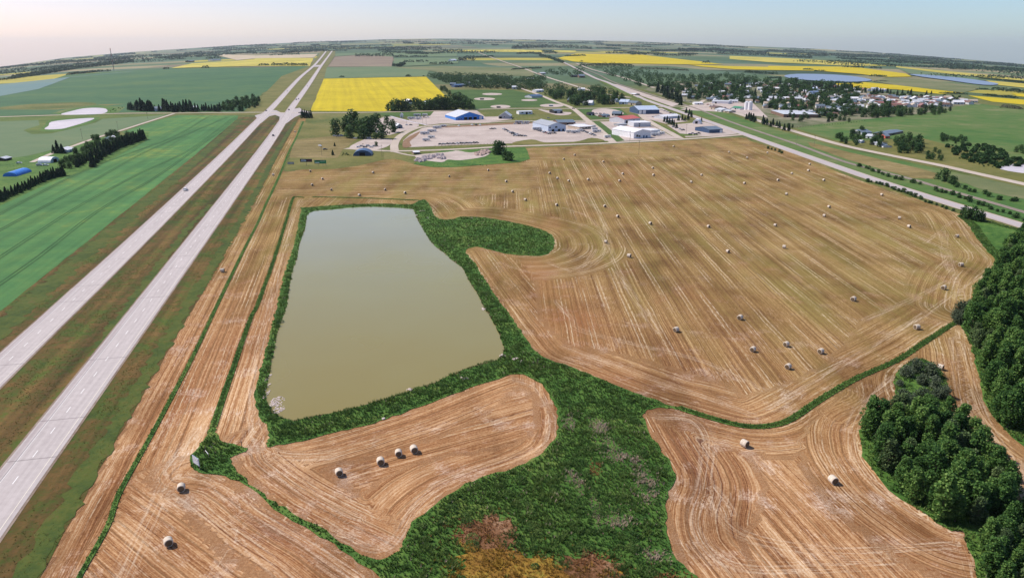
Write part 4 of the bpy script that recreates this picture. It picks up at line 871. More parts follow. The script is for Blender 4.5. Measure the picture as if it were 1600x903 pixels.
line_of([(1490,290),(1510,296),(1530,303),(1560,312),(1588,315)], 12, BUS, '{} bush from the left trailing away beyond the rails', 'bushes beyond the rails', .9, 3)
line_of([(1201,233),(1212,236),(1221,240)], 5, BUS, '{} small bush from the left where the stubble meets the road bend', 'bushes by the road bend', .7, 1)
# ================================================================ BUILDINGS, BALES, VEHICLES, TOWN
def box(bm, x0, x1, y0, y1, z0, z1, mi=0):
    v = [bm.verts.new(p) for p in ((x0,y0,z0),(x1,y0,z0),(x1,y1,z0),(x0,y1,z0),(x0,y0,z1),(x1,y0,z1),(x1,y1,z1),(x0,y1,z1))]
    for f in ((0,3,2,1),(4,5,6,7),(0,1,5,4),(1,2,6,5),(2,3,7,6),(3,0,4,7)): bm.faces.new([v[i] for i in f]).material_index = mi
def prism(bm, prof, a, b, axis, mi=0):
    """closed profile (u, z) swept from a to b along 'x' or 'y'"""
    P = lambda u, z, t: (t, u, z) if axis == 'x' else (u, t, z)
    A = [bm.verts.new(P(u, z, a)) for u, z in prof]; B = [bm.verts.new(P(u, z, b)) for u, z in prof]; n = len(prof)
    for i in range(n): bm.faces.new((A[i], A[(i+1) % n], B[(i+1) % n], B[i])).material_index = mi
    bm.faces.new(A[::-1]).material_index = mi; bm.faces.new(B).material_index = mi
    bmesh.ops.recalc_face_normals(bm, faces=bm.faces[:])
def metal(name, c, ribs=.9):
    b = NB(name); p = b.n('TexCoord').outputs['Object']; x, y, z = b.sep(p)
    n = b.noise(p, .5, 4); c1 = b.ramp(n, [(.3, tuple(q*.85 for q in c)), (.7, tuple(min(1, q*1.1) for q in c))])
    w_ = b.math('FRACT', b.math('MULTIPLY', b.math('ADD', x, y), ribs)); b.bump(b.math('LESS_THAN', w_, .25), .04, .5)
    return b.done(c1, .45, .4)
W_ = dict(white=metal('white_steel', (.74,.74,.76)), blue=metal('bright_blue_steel', (.03,.20,.62)), navy=metal('navy_steel', (.03,.07,.15)), grey=metal('grey_steel', (.36,.38,.40)), lgrey=metal('light_grey_steel', (.55,.57,.6)),
  red=metal('red_roof_steel', (.55,.13,.10)), mred=metal('dusky_red_roof', (.28,.13,.11)), slate=metal('slate_roof_steel', (.14,.18,.22)), pblue=metal('pale_blue_steel', (.46,.54,.66)), green=metal('green_steel', (.03,.25,.10)), tan=metal('tan_steel', (.46,.38,.29)), brown=metal('brown_steel', (.17,.10,.07)),
  black=flat('black_paint', (.015,.016,.02), .5, .4), mblue=metal('mid_blue_steel', (.06,.12,.22)))
M_glass = flat('dark_window_glass', (.02,.03,.04), .15, .6, .1); M_dark = flat('dark_opening', (.012,.012,.014), .8, .1, .1); M_trim = flat('white_trim', (.75,.75,.74), .6, .3, .05)
M_found = flat('pale_concrete', (.5,.47,.43), .9, .1, .15, .5)
def building(name, label, cat, A, B, depth, eave, ridge, wall, roof, ax='x', doors=(), wins=(), group=None, style='gable', apron=False):
    """A, B: photo pixels of the front ground line; eave and ridge heights in photo pixels; depth in metres"""
    a = np.array(G(*A)); b = np.array(G(*B)); c = (a+b)/2; L = np.linalg.norm(b-a); rz = math.atan2(b[1]-a[1], b[0]-a[0]); k = mpp(*A)
    e, r = eave*k, ridge*k; root = empty(name, (c[0], c[1], hz(*c)), rz, label, cat, group); hx_ = L/2; D = depth
    wm, rm = W_.get(wall, wall), W_.get(roof, roof)
    bm = bmesh.new(); o = .35
    if style == 'quonset':
        n = 12; prof = [(hx_*math.cos(math.pi*i/n), r*math.sin(math.pi*i/n)) for i in range(n+1)] if ax == 'y' else [(D/2+D/2*math.cos(math.pi*i/n), r*math.sin(math.pi*i/n)) for i in range(n+1)]
        t0, t1 = (0, D) if ax == 'y' else (-hx_, hx_)
        prism(bm, prof, t0, t1, ax); part('arched_shell', bm, root, rm)
        bm = bmesh.new(); pr = [(u*.93+(D*.035 if ax == 'x' else 0), z*.95) for u, z in prof]
        if ax == 'y': prism(bm, pr, -.12, .05, 'y')
        else: prism(bm, pr, hx_-.02, hx_+.12, 'x'); 
        part('end_wall', bm, root, wm)
        bm = bmesh.new()
        if ax == 'y': box(bm, -hx_*.3, hx_*.3, -.2, -.121, .05, r*.6)
        else: box(bm, hx_+.121, hx_+.2, D*.32, D*.68, .05, r*.6)
        part('door', bm, root, M_dark)
    else:
        if ax == 'y': prism(bm, [(-hx_, 0), (hx_, 0), (hx_, e), (0, r), (-hx_, e)], 0, D, 'y')
        elif style == 'flat': box(bm, -hx_, hx_, 0, D, 0, e)
        else: prism(bm, [(0, 0), (D, 0), (D, e), (D/2, r), (0, e)], -hx_, hx_, 'x')
        part('wall', bm, root, wm); bm = bmesh.new(); t = .22
        if style == 'flat': box(bm, -hx_-o, hx_+o, -o, D+o, e+.01, e+.3)
        elif ax == 'y':
            s = (r-e)/hx_; prism(bm, [(-hx_-o, e-s*o+.03), (0, r+.03), (hx_+o, e-s*o+.03), (hx_+o, e-s*o+t+.03), (0, r+t+.03), (-hx_-o, e-s*o+t+.03)], -o, D+o, 'y')
        else:
            s = (r-e)/(D/2); prism(bm, [(-o, e-s*o+.03), (D/2, r+.03), (D+o, e-s*o+.03), (D+o, e-s*o+t+.03), (D/2, r+t+.03), (-o, e-s*o+t+.03)], -hx_-o, hx_+o, 'x')
        part('roof', bm, root, rm)
        bm = bmesh.new(); box(bm, -hx_-.15, hx_+.15, -.15, D+.15, -.3, .12); part('foundation', bm, root, M_found)
        for u0, u1, hh, mt in doors:
            bm = bmesh.new(); box(bm, -hx_+u0*L, -hx_+u1*L, -.14, -.004, .13, hh*e); dr = part('door', bm, root, {'d': M_dark, 'w': M_trim, 'g': W_['grey'], 'b': W_['mblue']}[mt])
            bm = bmesh.new(); box(bm, -hx_+u0*L-.15, -hx_+u1*L+.15, -.2, -.142, hh*e, hh*e+.2); part('door_frame', bm, dr, M_trim)
        for u, z, ww, hh in wins:
            bm = bmesh.new(); box(bm, -hx_+u*L-ww/2, -hx_+u*L+ww/2, -.10, -.004, z*e, z*e+hh); part('window', bm, root, M_glass)
    return root
B_ = building
B_('workshop', 'bright blue workshop with white gable roof beside the gravel road', 'workshop', (712,188.6), (755.5,186.8), 48, 4.6, 12, 'blue', 'lgrey', 'y', [(.30,.42,.95,'d'),(.46,.58,.95,'d'),(.64,.75,.95,'d'),(.85,.95,.95,'w')], [(.12,.3,2,1.2),(.2,.3,2,1.2)])
B_('shed', 'light grey gabled shed right of the bright blue workshop', 'shed', (779,186), (797.5,186.2), 22, 4, 10, 'grey', 'lgrey', 'y', [(.05,.28,.9,'d')], [(.5,.6,1.5,1)])
B_('kiosk', 'small white kiosk on the lawn strip by the gravel road', 'kiosk', (625.2,184.2), (629.6,184.2), 4, 5, 7, 'white', 'white', 'y', [(.3,.7,.6,'g')])
B_('dealership', 'pale metal dealership hall standing in the big vehicle yard', 'showroom', (856.5,206.3), (884,205), 48, 9, 13.5, 'pblue', 'grey', 'y', [(.2,.34,.4,'d'),(.55,.68,.4,'d'),(.8,.9,.4,'d')], [(.45,.6,3,2),(.1,.6,2,1.5)])
B_('shop_wing', 'long low grey roofed wing behind the metal dealership hall', 'shed', (872,196), (899,195.5), 30, 4, 6.5, 'brown', 'slate', 'x', [(.5,.6,.8,'d')])
B_('office_block', 'white roofed low office block at the right end of the vehicle yard', 'office', (905,203), (927,201.5), 26, 4, 4, 'tan', 'white', 'x', [(.2,.3,.7,'d')], [(.5,.4,3,1.5),(.7,.4,3,1.5)], style='flat')
B_('office_block', 'narrow stepped annex on the left of the white roofed office block', 'office', (896.5,198), (906,202), 14, 3.6, 3.6, 'white', 'lgrey', 'x', style='flat')
B_('bungalow', 'small white flat bungalow alone on the grass north of the yard', 'house', (811,179.3), (832,178.8), 16, 4.2, 5, 'white', 'lgrey', 'x', [(.5,.64,.9,'d')], [(.25,.4,3,1.5),(.8,.4,3,1.5)])
B_('shed', 'dark grey shed with black front beside the dirt turning loop', 'shed', (866.5,178), (879,177.6), 22, 4.3, 5.6, 'black', 'slate', 'x', [(.3,.7,.8,'g')])
B_('house', 'dark roofed house at the right edge of the green lawn', 'house', (956,181.2), (969.5,181.6), 16, 3.2, 6.4, 'black', 'slate', 'x', [(.2,.3,.8,'w')], [(.6,.4,2,1)])
B_('house', 'low dark garage left of the dark roofed lawn house', 'garage', (941.5,183.8), (953,183), 10, 2.4, 4.2, 'brown', 'slate', 'x', [(.4,.6,.8,'w')])
B_('house', 'dark cottage at the left of the green lawn', 'house', (920,181), (929,180.8), 12, 2.6, 4.6, 'black', 'black', 'x', [(.4,.6,.8,'w')])
B_('warehouse', 'navy fronted warehouse with broad pale blue roof', 'warehouse', (997.5,178.9), (1030,178.4), 44, 6.5, 11, 'navy', 'pblue', 'x', [(.02,.15,.85,'w'),(.2,.35,.85,'w')])
B_('warehouse', 'grey warehouse with faded red roof', 'warehouse', (975.5,193.2), (1000,190.8), 28, 6, 9.5, 'lgrey', 'red', 'x', [(.1,.25,.7,'d')], [(.6,.5,2,1)])
B_('container_shed', 'low blue grey shed tucked before the red roofed warehouse', 'shed', (966,197.5), (980,196.6), 10, 2.4, 3, 'grey', 'grey', 'x')
B_('office_block', 'boxy light grey hall between red roof and great white hangar', 'hall', (990,198.8), (1016.5,198.2), 22, 6.4, 6.4, 'lgrey', 'white', 'x', [(.3,.36,.4,'d')], [(.34,.55,2,1.5)], style='flat')
B_('hangar', 'great white gabled hangar, the brightest building beside the hay field', 'hangar', (990,217), (1016.7,215.2), 44, 9.2, 13.5, 'white', 'white', 'y', [(.55,.63,.45,'b'),(.7,.8,.4,'b')], [(.2,.25,2.5,2.5),(.33,.2,2.5,2)])
B_('hangar_annex', 'white flat annex joined to the right of the great hangar', 'annex', (1016.9,211), (1031,209.6), 20, 6.6, 6.6, 'white', 'white', 'x', [(.3,.5,.6,'g')], style='flat')
B_('hangar_annex', 'small white lean-to on the left flank of the great hangar', 'annex', (975.5,213.5), (984,216), 6, 5.4, 6, 'white', 'white', 'x', [(.2,.35,.8,'d'),(.6,.75,.8,'d')])
B_('storage_barn', 'long white storage barn behind the row of spruces', 'barn', (1036,186.8), (1063,184.6), 18, 3.6, 5.8, 'lgrey', 'white', 'x')
B_('quonset', 'small white arched quonset hut right of the spruces', 'quonset hut', (1081.5,193.8), (1094.5,194.3), 13, 4, 7, 'white', 'white', 'y', style='quonset')
B_('machine_shed', 'black and white machine shed at the corner of industrial road and highway', 'shed', (1108,208.6), (1129,207.6), 30, 5.4, 8.3, 'navy', 'slate', 'x', [(.78,.97,.8,'w')])
B_('quonset', 'dark blue broad quonset beside the salvage pile', 'quonset hut', (551.5,244.2), (581,243.8), 16, 4, 9, 'navy', 'mblue', 'y', style='quonset')
B_('shed', 'white roofed open shed just below the industrial road', 'shed', (646.5,241.5), (656,241), 9, 3, 4.2, 'brown', 'white', 'x', [(.2,.8,.8,'d')])
B_('shed', 'grey green gabled shed at the right of the acreage poplars', 'shed', (620.5,201.3), (629,200.8), 14, 4, 7, 'slate', 'lgrey', 'y', [(.3,.6,.7,'d')])
B_('house', 'house with white roof in the gap of trees below the canola', 'house', (636,163.5), (646.5,163), 12, 4, 7.4, 'black', 'white', 'y', [(.3,.7,.7,'w')])
B_('shed', 'tiny white shed between the trees below the canola', 'shed', (663,163), (668,163), 7, 2.4, 4, 'white', 'white', 'x')
B_('machine_shed', 'blue roofed pavilion beside the ball diamonds', 'pavilion', (831,153.6), (848,152.6), 22, 2.6, 4.4, 'lgrey', 'mblue', 'x')
B_('dugout', 'dark dugout at the centre ball diamond', 'dugout', (750,156.2), (756,156.2), 5, 1.4, 1.8, 'black', 'black', 'x')
B_('dugout', 'dark dugout at the lower left ball diamond', 'dugout', (776,169), (782,169), 5, 1.6, 2, 'black', 'black', 'x')
B_('dugout', 'dark dugout at the ball diamond beside the crossroads', 'dugout', (858,166.6), (864,166.6), 5, 1.6, 2.2, 'mblue', 'grey', 'x')
for i, (x0, y0, x1, y1, d, e, r, wc_, rc, lab) in enumerate([(703,134,712,134,18,2.4,4,'navy','slate','leftmost dark roofed house behind the ball park'),(711,137,722,136.6,20,3,4.6,'navy','mblue','largest navy house behind the ball park'),(722,135.6,730,135,14,2.6,4,'navy','slate','right hand navy house behind the ball park'),(731,132.6,737,132,12,2.6,4,'white','white','white gabled house in the dark trees behind the ball park'),
    (737,136,747,135.6,10,1.6,2.6,'white','white','low white shed before the hedge behind the ball park'),(706,96.6,714,96,20,2,3.4,'white','white','white farm house left of the far blue grove'),(838,144.6,850,144,16,2.6,4,'lgrey','white','white roofed house where the town road leaves the trees'),(823,126,835,125.6,14,2.2,3.6,'tan','lgrey','grey roofed house inside the left dark wood'),
    (886,160,898,160.6,16,3.4,7,'brown','slate','brown steep roofed house in the crossroads trees'),(911,164.6,925,165,15,3.6,7,'white','white','white gabled house at the right foot of the crossroads trees'),(903,142,914,142,12,2.6,4,'white','white','white house deep in the crossroads trees'),(967,163,981,163.6,16,3.6,7,'pblue','pblue','pale blue roofed house near the railway road'),
    (981,164,993,165,16,3.4,6,'tan','slate','tan house just right of the pale blue roofed one'),(954,160,962,160.6,12,3,5.4,'lgrey','slate','grey house left of the pale blue roofed one'),(905,122,914,122,30,3,4.8,'brown','slate','large brown barn beyond the crossroads trees'),(893,121,905,121,20,2,3,'black','black','black low barn left of the large brown one'),
    (845,117,853,116.6,16,2,3.2,'tan','lgrey','grey yard shed beyond the left dark wood'),(800,139.6,808,139.6,20,3,4.6,'lgrey','lgrey','grey roofed house at the left edge of the left dark wood'),(985,149,992,149.6,14,2,3,'tan','white','small tan hut by the railway line'),(1108,170.4,1116,171.4,18,3,5,'tan','brown','brown roofed elevator office beside the railway'),(1117,174,1127,175.4,18,3,5,'lgrey','lgrey','pale shed right of the brown roofed elevator office'),
    (1130,175.6,1139,176.6,14,2.4,3.6,'tan','lgrey','small shed before the grain silos'),(1085,164,1098,164,16,2.4,3.6,'white','white','white trailer office at the railway crossing'),(1143,171,1156,172,18,2.6,4,'lgrey','green','green roofed shed left of the grain silos')]):
    B_('house' if d < 20 else 'barn', lab, 'house' if d < 20 else 'barn', (x0,y0), (x1,y1), d, e, r, wc_, rc, 'x', [(.4,.55,.75,'d')], [(.75,.4,1.5,1)])
# large roofs in the town
B_('school', 'long flat roofed school at the near edge of the town', 'school', (1224,184), (1278,184.4), 70, 5, 5, 'brown', 'lgrey', 'x', [(.1,.14,.6,'d')], [(.3,.4,8,1.5),(.6,.4,8,1.5)], style='flat')
B_('arena', 'arena with long bright white roof at the back of town', 'arena', (1227.5,137.2), (1254,137), 60, 3, 5.4, 'brown', 'white', 'x')
B_('arena', 'low blue grey hall right of the white roofed arena', 'hall', (1256,141), (1278,141.4), 40, 2.6, 3.6, 'lgrey', 'pblue', 'x')
B_('hall', 'big grey roofed hall in the middle of the town', 'hall', (1292,160), (1318,162), 46, 3.4, 4.6, 'tan', 'lgrey', 'x')
B_('hall', 'pale blue church hall with steep roof near the arena', 'church', (1258,152), (1268,152.6), 34, 4, 9, 'white', 'pblue', 'y')
B_('hall', 'white depot facing the paved lot beside the railway', 'depot', (1112,162), (1138,163), 24, 3.6, 4.6, 'white', 'lgrey', 'x', [(.2,.3,.7,'d')])
B_('hall', 'tan stepped store left of the white depot', 'store', (1070,148), (1088,148), 30, 3.6, 3.6, 'tan', 'lgrey', 'x', style='flat')
# farm east of the town
for x0, y0, x1, y1, d, e, r, wc_, rc, lab in [(1346,211,1362,210.6,22,3.6,6.6,'lgrey','slate','slate roofed farm house in the trees right of the gravel road'),(1352,216,1364,217,14,3.4,5.6,'white','lgrey','white farm garage below the slate roofed house'),(1385,213,1411,208,16,3,4.4,'brown','slate','long black cattle barn beside the red dirt'),(1383,217,1390,217,12,4,6,'red','slate','small red farm shed before the black cattle barn'),
    (1334,223,1345,224,10,2.6,4,'pblue','lgrey','pale blue caravan shed on the farm lawn'),(1360,226,1372,228,12,3,4.6,'white','lgrey','white shed lowest of the farm by the gravel road'),(1372,229,1380,231,9,2.4,4,'white','slate','small hut at the right end of the farm')]:
    B_('farm_building', lab, 'farm building', (x0,y0), (x1,y1), d, e, r, wc_, rc, 'x', [(.3,.5,.75,'d')])
# farmyard on the left
B_('quonset', 'white arched quonset in the left farmyard', 'quonset hut', (59,255.5), (79,255.5), 14, 4, 8.5, 'lgrey', 'white', 'x', style='quonset')
B_('quonset', 'bright blue arched quonset near the left shelterbelt', 'quonset hut', (27,276), (50,268.5), 11, 3, 6.6, 'black', 'blue', 'x', style='quonset')
B_('farm_house', 'white farm house behind the three tall spruces', 'house', (106,239), (117,236), 12, 4, 7, 'white', 'white', 'x', [(.4,.5,.7,'d')], [(.7,.5,1.5,1)])
B_('farm_building', 'dark shed with pale roof at the far left farmyard', 'shed', (9,252), (19,249.5), 9, 3.6, 5.6, 'black', 'lgrey', 'x', [(.2,.5,.8,'d')])
B_('farm_building', 'white shed poking out of the shelterbelt top', 'shed', (177,221), (184,219), 9, 5, 7, 'white', 'white', 'x')
B_('farm_building', 'low dark roofed farm house in the far spruce row', 'house', (242,174.4), (254,174), 18, 4, 6.5, 'lgrey', 'slate', 'x')
B_('farm_building', 'white house showing through the far spruce row', 'house', (301,172.6), (309,172.4), 12, 4, 6, 'white', 'lgrey', 'x')
B_('farm_building', 'dark farm buildings far off near the pale yellow field', 'barn', (297,97.6), (304,97), 30, 1.6, 2.4, 'black', 'slate', 'x')
B_('farm_building', 'white farm shed far off by the tan field edge', 'barn', (331,96), (346,95), 30, 1.6, 2.6, 'white', 'slate', 'x')
def silo(px, py, r, h, label, mat='white'):
    x, y = G(px, py); root = empty('grain_silo', (x, y, hz(x, y)), 0, label, 'silo', 'grain silos beside the railway'); bm = bmesh.new()
    bmesh.ops.create_cone(bm, cap_ends=True, segments=20, radius1=r, radius2=r, depth=h, matrix=__import__('mathutils').Matrix.Translation((0, 0, h/2))); part('bin', bm, root, W_[mat])
    bm = bmesh.new(); bmesh.ops.create_cone(bm, cap_ends=True, segments=20, radius1=r*1.06, radius2=.4, depth=r*.6, matrix=__import__('mathutils').Matrix.Translation((0, 0, h+r*.3+.01))); part('roof', bm, root, W_['lgrey'])
silo(1166, 172, 3.6, 12, 'left of the two white grain silos beside the railway'); silo(1171.5, 172.4, 3.6, 12.5, 'right of the two white grain silos beside the railway')

# ---- round bales
def bale_mesh():
    bm = bmesh.new(); n = 22; r, w2 = .92, .82; rings = []
    for x, rr in ((-w2, r*.80), (-w2+.05, r*.97), (-w2*.6, r), (-w2*.2, r*1.01), (w2*.2, r), (w2*.6, r*1.01), (w2-.05, r*.97), (w2, r*.80)):
        rings.append([bm.verts.new((x, rr*math.cos(2*math.pi*i/n)*(1+.015*math.sin(i*3+x)), max(-r*.96, rr*math.sin(2*math.pi*i/n)))) for i in range(n)])
    for a, b in zip(rings[:-1], rings[1:]):
        for i in range(n): bm.faces.new((a[i], a[(i+1) % n], b[(i+1) % n], b[i]))
    bmesh.ops.recalc_face_normals(bm, faces=bm.faces[:]); wrap = bm
    me = bpy.data.meshes.new('net_wrap'); wrap.to_mesh(me); bm = bmesh.new()
    for s, ring_x in ((-1, -w2), (1, w2)):
        c = bm.verts.new((ring_x+s*.03, 0, 0)); prev = None; ri = None
        for k, (q, dx) in enumerate(((.30, .045), (.62, .02), (.80, 0))):
            ring = [bm.verts.new((ring_x+s*dx, r*q*math.cos(2*math.pi*i/n), r*q*math.sin(2*math.pi*i/n))) for i in range(n)]
            for i in range(n):
                if prev: bm.faces.new((prev[i], prev[(i+1) % n], ring[(i+1) % n], ring[i]))
                else: bm.faces.new((c, ring[(i+1) % n], ring[i]))
            prev = ring
    bmesh.ops.recalc_face_normals(bm, faces=bm.faces[:]); return me, bm
b = NB('net_wrap_white'); p = b.n('TexCoord').outputs['Object']; x, y, z = b.sep(p); st = b.noise(b.comb(b.math('MULTIPLY', x, 9), b.math('MULTIPLY', y, .8), z), 1, 3)
b.bump(st, .05, .5); M_wrap = b.done(b.ramp(st, [(.3, (.42, .34, .25)), (.6, (.66, .58, .48))]), .8, .2)
b = NB('straw_end_shade'); p = b.n('TexCoord').outputs['Object']; n_ = b.noise(p, 7, 5, .8); b.bump(n_, .12, 1); M_end_shade = b.done(b.ramp(n_, [(.3, (.05, .035, .02)), (.7, (.26, .19, .12))]), .95, .05)  # straw ends: their shade is put into this darkened colour
wm_, em_ = bale_mesh(); me_end = bpy.data.meshes.new('straw_end'); em_.to_mesh(me_end); wm_.materials.append(M_wrap); me_end.materials.append(M_end_shade)
BALE = empty('round_bale', (0, 0, -400)); part('net_wrap', wm_, BALE); part('straw_end', me_end, BALE)
near = [(284,765,-1.2,'white wrapped bale nearest the sign on the stubble corner'),(264,850,-1.0,'bale nearest the bottom left of the stubble'),(530,741,-1.15,'left bale of four in line on the stubble peninsula'),(595,724,-1.3,'second bale from the left in the peninsula line of four'),
    (623,711,-1.35,'third bale from the left in the peninsula line of four'),(647,705,-1.2,'right bale of four in line on the stubble peninsula'),(1163,696,-.95,'bale just below the ditch in the lower right block'),(1301,753,-1.35,'bale left of the rounded grove in the lower right block'),
    (1469,576,-.9,'bale right of the willow cluster in the narrow gap'),(348,424,.1,'lone bale in the strip beside the highway'),(1056,517,.6,'bale left of the loose cluster in the lower main field'),(1156,498,.8,'topmost bale of the loose cluster in the lower main field'),
    (1176,548,.8,'middle left bale of the loose cluster in the lower main field'),(1228,540,.6,'middle bale of the loose cluster in the lower main field'),(1282,551,.6,'right bale of the loose cluster in the lower main field'),(1231,575,.7,'lowest bale of the loose cluster just above the ditch'),
    (1333,469,.7,'bale standing alone left of the pale tractor tracks'),(1432,513,.2,'bale just above the ditch near the right wood'),(1474,451,.6,'bale between tractor tracks and right wood'),(1501,415,.1,'bale inside the curved headland at the right corner'),(1495,370,.2,'uppermost bale inside the right corner headland'),
    (427,273.5,.4,'small bale in the roadside strip below the billboards'),(461,206,.5,'farthest bale in the roadside strip near the crossing')]
mid = [(945,323),(965,339),(1016,350),(946.5,379),(983,401),(1107,355),(1137,394),(1211,353),(1225,387),(943,253),(973,272),(968,283),(1020,263),(1021,274),(919,281),(1080,285),(1096,274),(1139,238),(1167,247),(1199,239),(1163,287),(1215.6,282),(1237,271.5),
    (1228.6,304),(1263,267),(1265,257),(1287,282),(1295,324),(1287.5,338),(1377.5,305),(1405,341.5),(1420,355),(859,271),(871,279),(888.6,283),(881,249),(898,242.5),(1052.5,229)]
north = [(485,268),(504,280),(488,289.5),(518,297),(561.6,305.6),(602,297),(633,302),(583,270),(702,276),(763,266.5),(791,284),(801,300),(821,313),(870,321)]
lst = [(px, py, rz, lab, 'bales scattered on the stubble') for px, py, rz, lab in near]
def rows(pts, bands, phrase, grp):
    out = []
    for (lo, hi, nm) in bands:
        row = sorted([p for p in pts if lo <= p[1] < hi])
        for i, p in enumerate(row): out.append((p[0], p[1], rng.uniform(-1.4, -.5), f'{nth(i)} bale from the left, {nm}', grp))
    return out
lst += rows(mid, [(0,245,'row nearest the industrial road'),(245,262,'second row below the industrial road'),(262,273,'third row of the main field'),(273,280.5,'fourth row of the main field'),(280.5,300,'fifth row of the main field'),(300,340,'wide row level with the pond top'),(340,370,'row level with the green lobe top'),(370,420,'row level with the green lobe foot')], '', 'bales scattered on the stubble')
lst += rows(north, [(0,275,'top row of the strip north of the pond'),(275,292,'middle row of the strip north of the pond'),(292,299,'third row of the strip north of the pond'),(299,330,'lowest row of the strip north of the pond')], '', 'bales scattered on the stubble')
for i, (px, py, rz, lab, g_) in enumerate(lst):
    x, y = G(px, py+1.2)
    if i == 0: BALE.location = (x, y, .92); BALE.rotation_euler = (0, 0, rz); tag(BALE, lab, 'bale', g_)
    else: dup(BALE, (x, y, .94), rz, lab, g_, rng.uniform(.97, 1.08)*(.92 if py < 400 else 1))['category'] = 'bale'

# ---- vehicles
def car(name, c, L=4.6, Wd=1.85, Hh=1.5, cat='car', kind='car'):
    root = empty(name, (0, 0, -400), 0); root['category'] = cat; bm = bmesh.new()
    if kind == 'pickup': prof = [(-L/2,.35),(L/2,.35),(L/2,.85),(L/2-1.2,1.0),(L/2-1.9,Hh),(L/2-3.3,Hh),(L/2-3.5,1.0),(-L/2,1.0)]
    elif kind == 'van': prof = [(-L/2,.35),(L/2,.35),(L/2,.9),(L/2-.7,1.15),(L/2-1.3,Hh),(-L/2+.1,Hh),(-L/2,1.1)]
    else: prof = [(-L/2,.35),(L/2,.35),(L/2,.75),(L/2-1.1,.92),(L/2-1.9,Hh),(-L/2+1.1,Hh),(-L/2+.35,.95),(-L/2,.85)]
    prism(bm, prof, -Wd/2, Wd/2, 'y'); 
    for v in bm.verts:
        if v.co.z > 1.1: v.co.y *= .84
    # prism maps (u, z) to x when swept along y
    part('body', bm, root, flat(name+'_paint', c, .3, .5, .05)); bm = bmesh.new()
    x0, x1 = (L/2-3.25, L/2-1.75) if kind == 'pickup' else (-L/2+.5, L/2-1.35)
    prism(bm, [(x0-.05, 1.02), (x1+.22, 1.02), (x1-.35, Hh-.08), (x0+.3, Hh-.08)], -Wd/2*.955, Wd/2*.955, 'y'); part('windows', bm, root, M_glass)
    for sx in (-1, 1):
        for sy in (-1, 1):
            bm = bmesh.new(); bmesh.ops.create_cone(bm, cap_ends=True, segments=12, radius1=.34, radius2=.34, depth=.24, matrix=__import__('mathutils').Matrix.Translation((sx*L*.31, sy*(Wd/2-.08), .34)) @ __import__('mathutils').Matrix.Rotation(math.pi/2, 4, 'X'))
            part('wheel', bm, root, flat('tyre_rubber', (.02,.02,.02), .9, .1))
    return root
VP = {k: car(n, c, cat=ct, kind=kd, **kw) for k, n, c, ct, kd, kw in (('w','white_car',(.75,.75,.76),'car','car',{}),('k','dark_car',(.03,.032,.04),'car','car',{}),('g','grey_car',(.3,.32,.34),'car','car',{}),('r','red_car',(.4,.04,.03),'car','car',{}),
    ('p','dark_pickup',(.04,.045,.06),'pickup truck','pickup',dict(L=5.6,Hh=1.8)),('q','white_pickup',(.72,.72,.72),'pickup truck','pickup',dict(L=5.6,Hh=1.8)),('v','silver_van',(.55,.56,.58),'van','van',dict(L=5,Hh=1.9)))}
def trailer(name, L, Wd, Hh, c, stripe):
    root = empty(name, (0, 0, -400)); root['category'] = 'camper trailer'; bm = bmesh.new()
    prism(bm, [(-L/2,.6),(L/2-.8,.6),(L/2,1.3),(L/2-.2,Hh),(-L/2+.1,Hh),(-L/2,Hh-.2)], -Wd/2, Wd/2, 'y'); part('body', bm, root, flat(name+'_shell', c, .5, .4, .06))
    bm = bmesh.new(); box(bm, -L*.4, L*.3, -Wd/2-.03, Wd/2+.03, 1.2, 1.5); part('stripe', bm, root, flat(name+'_stripe', stripe, .5, .3))
    for u in (-.25, .1):
        bm = bmesh.new(); box(bm, L*u, L*u+1.3, -Wd/2-.045, Wd/2+.045, 1.7, 2.3); part('window', bm, root, M_glass)
    bm = bmesh.new(); box(bm, -L*.2, L*.02, -Wd/2-.02, Wd/2+.02, .02, .62); part('wheels', bm, root, flat('tyre_rubber', (.02,.02,.02), .9, .1))
    bm = bmesh.new(); tube(bm, (L/2-.9, .4, .6), (L/2+1.1, 0, .5), .08, .08); tube(bm, (L/2-.9, -.4, .6), (L/2+1.1, 0, .5), .08, .08); tube(bm, (L/2+.7, 0, .02), (L/2+.7, 0, .6), .06, .06); part('hitch', bm, root, W_['black'])
    bm = bmesh.new(); box(bm, -.6, .3, -.4, .4, Hh+.01, Hh+.3); part('roof_vent', bm, root, M_trim); return root
VP['c'] = trailer('camper_trailer', 8, 2.5, 3.1, (.66,.66,.64), (.16,.2,.24)); VP['C'] = trailer('long_camper_trailer', 11, 2.6, 3.3, (.55,.56,.57), (.07,.09,.13))
def semi():
    root = empty('semi_truck', (0, 0, -400)); root['category'] = 'truck'; bm = bmesh.new(); box(bm, -9, 4, -1.3, 1.3, 1.1, 4.0); part('box_trailer', bm, root, W_['white'])
    bm = bmesh.new(); prism(bm, [(4.5,.6),(9.3,.6),(9.3,1.9),(7.4,2.1),(7.0,3.4),(4.5,3.6)], -1.2, 1.2, 'y'); part('cab', bm, root, flat('truck_cab_paint', (.05,.06,.09), .3, .5))
    bm = bmesh.new(); prism(bm, [(6.6,2.2),(7.45,2.2),(7.1,3.2),(6.6,3.2)], -1.22, 1.22, 'y'); part('windows', bm, root, M_glass)
    for x in (-8, -6.7, 2.6, 5.2, 8.4):
        bm = bmesh.new()
        bmesh.ops.create_cone(bm, cap_ends=True, segments=12, radius1=.5, radius2=.5, depth=2.5, matrix=__import__('mathutils').Matrix.Translation((x, 0, .5)) @ __import__('mathutils').Matrix.Rotation(math.pi/2, 4, 'X')); part('wheel_pair', bm, root, flat('tyre_rubber', (.02,.02,.02), .9, .1))
    return root
VP['s'] = semi()
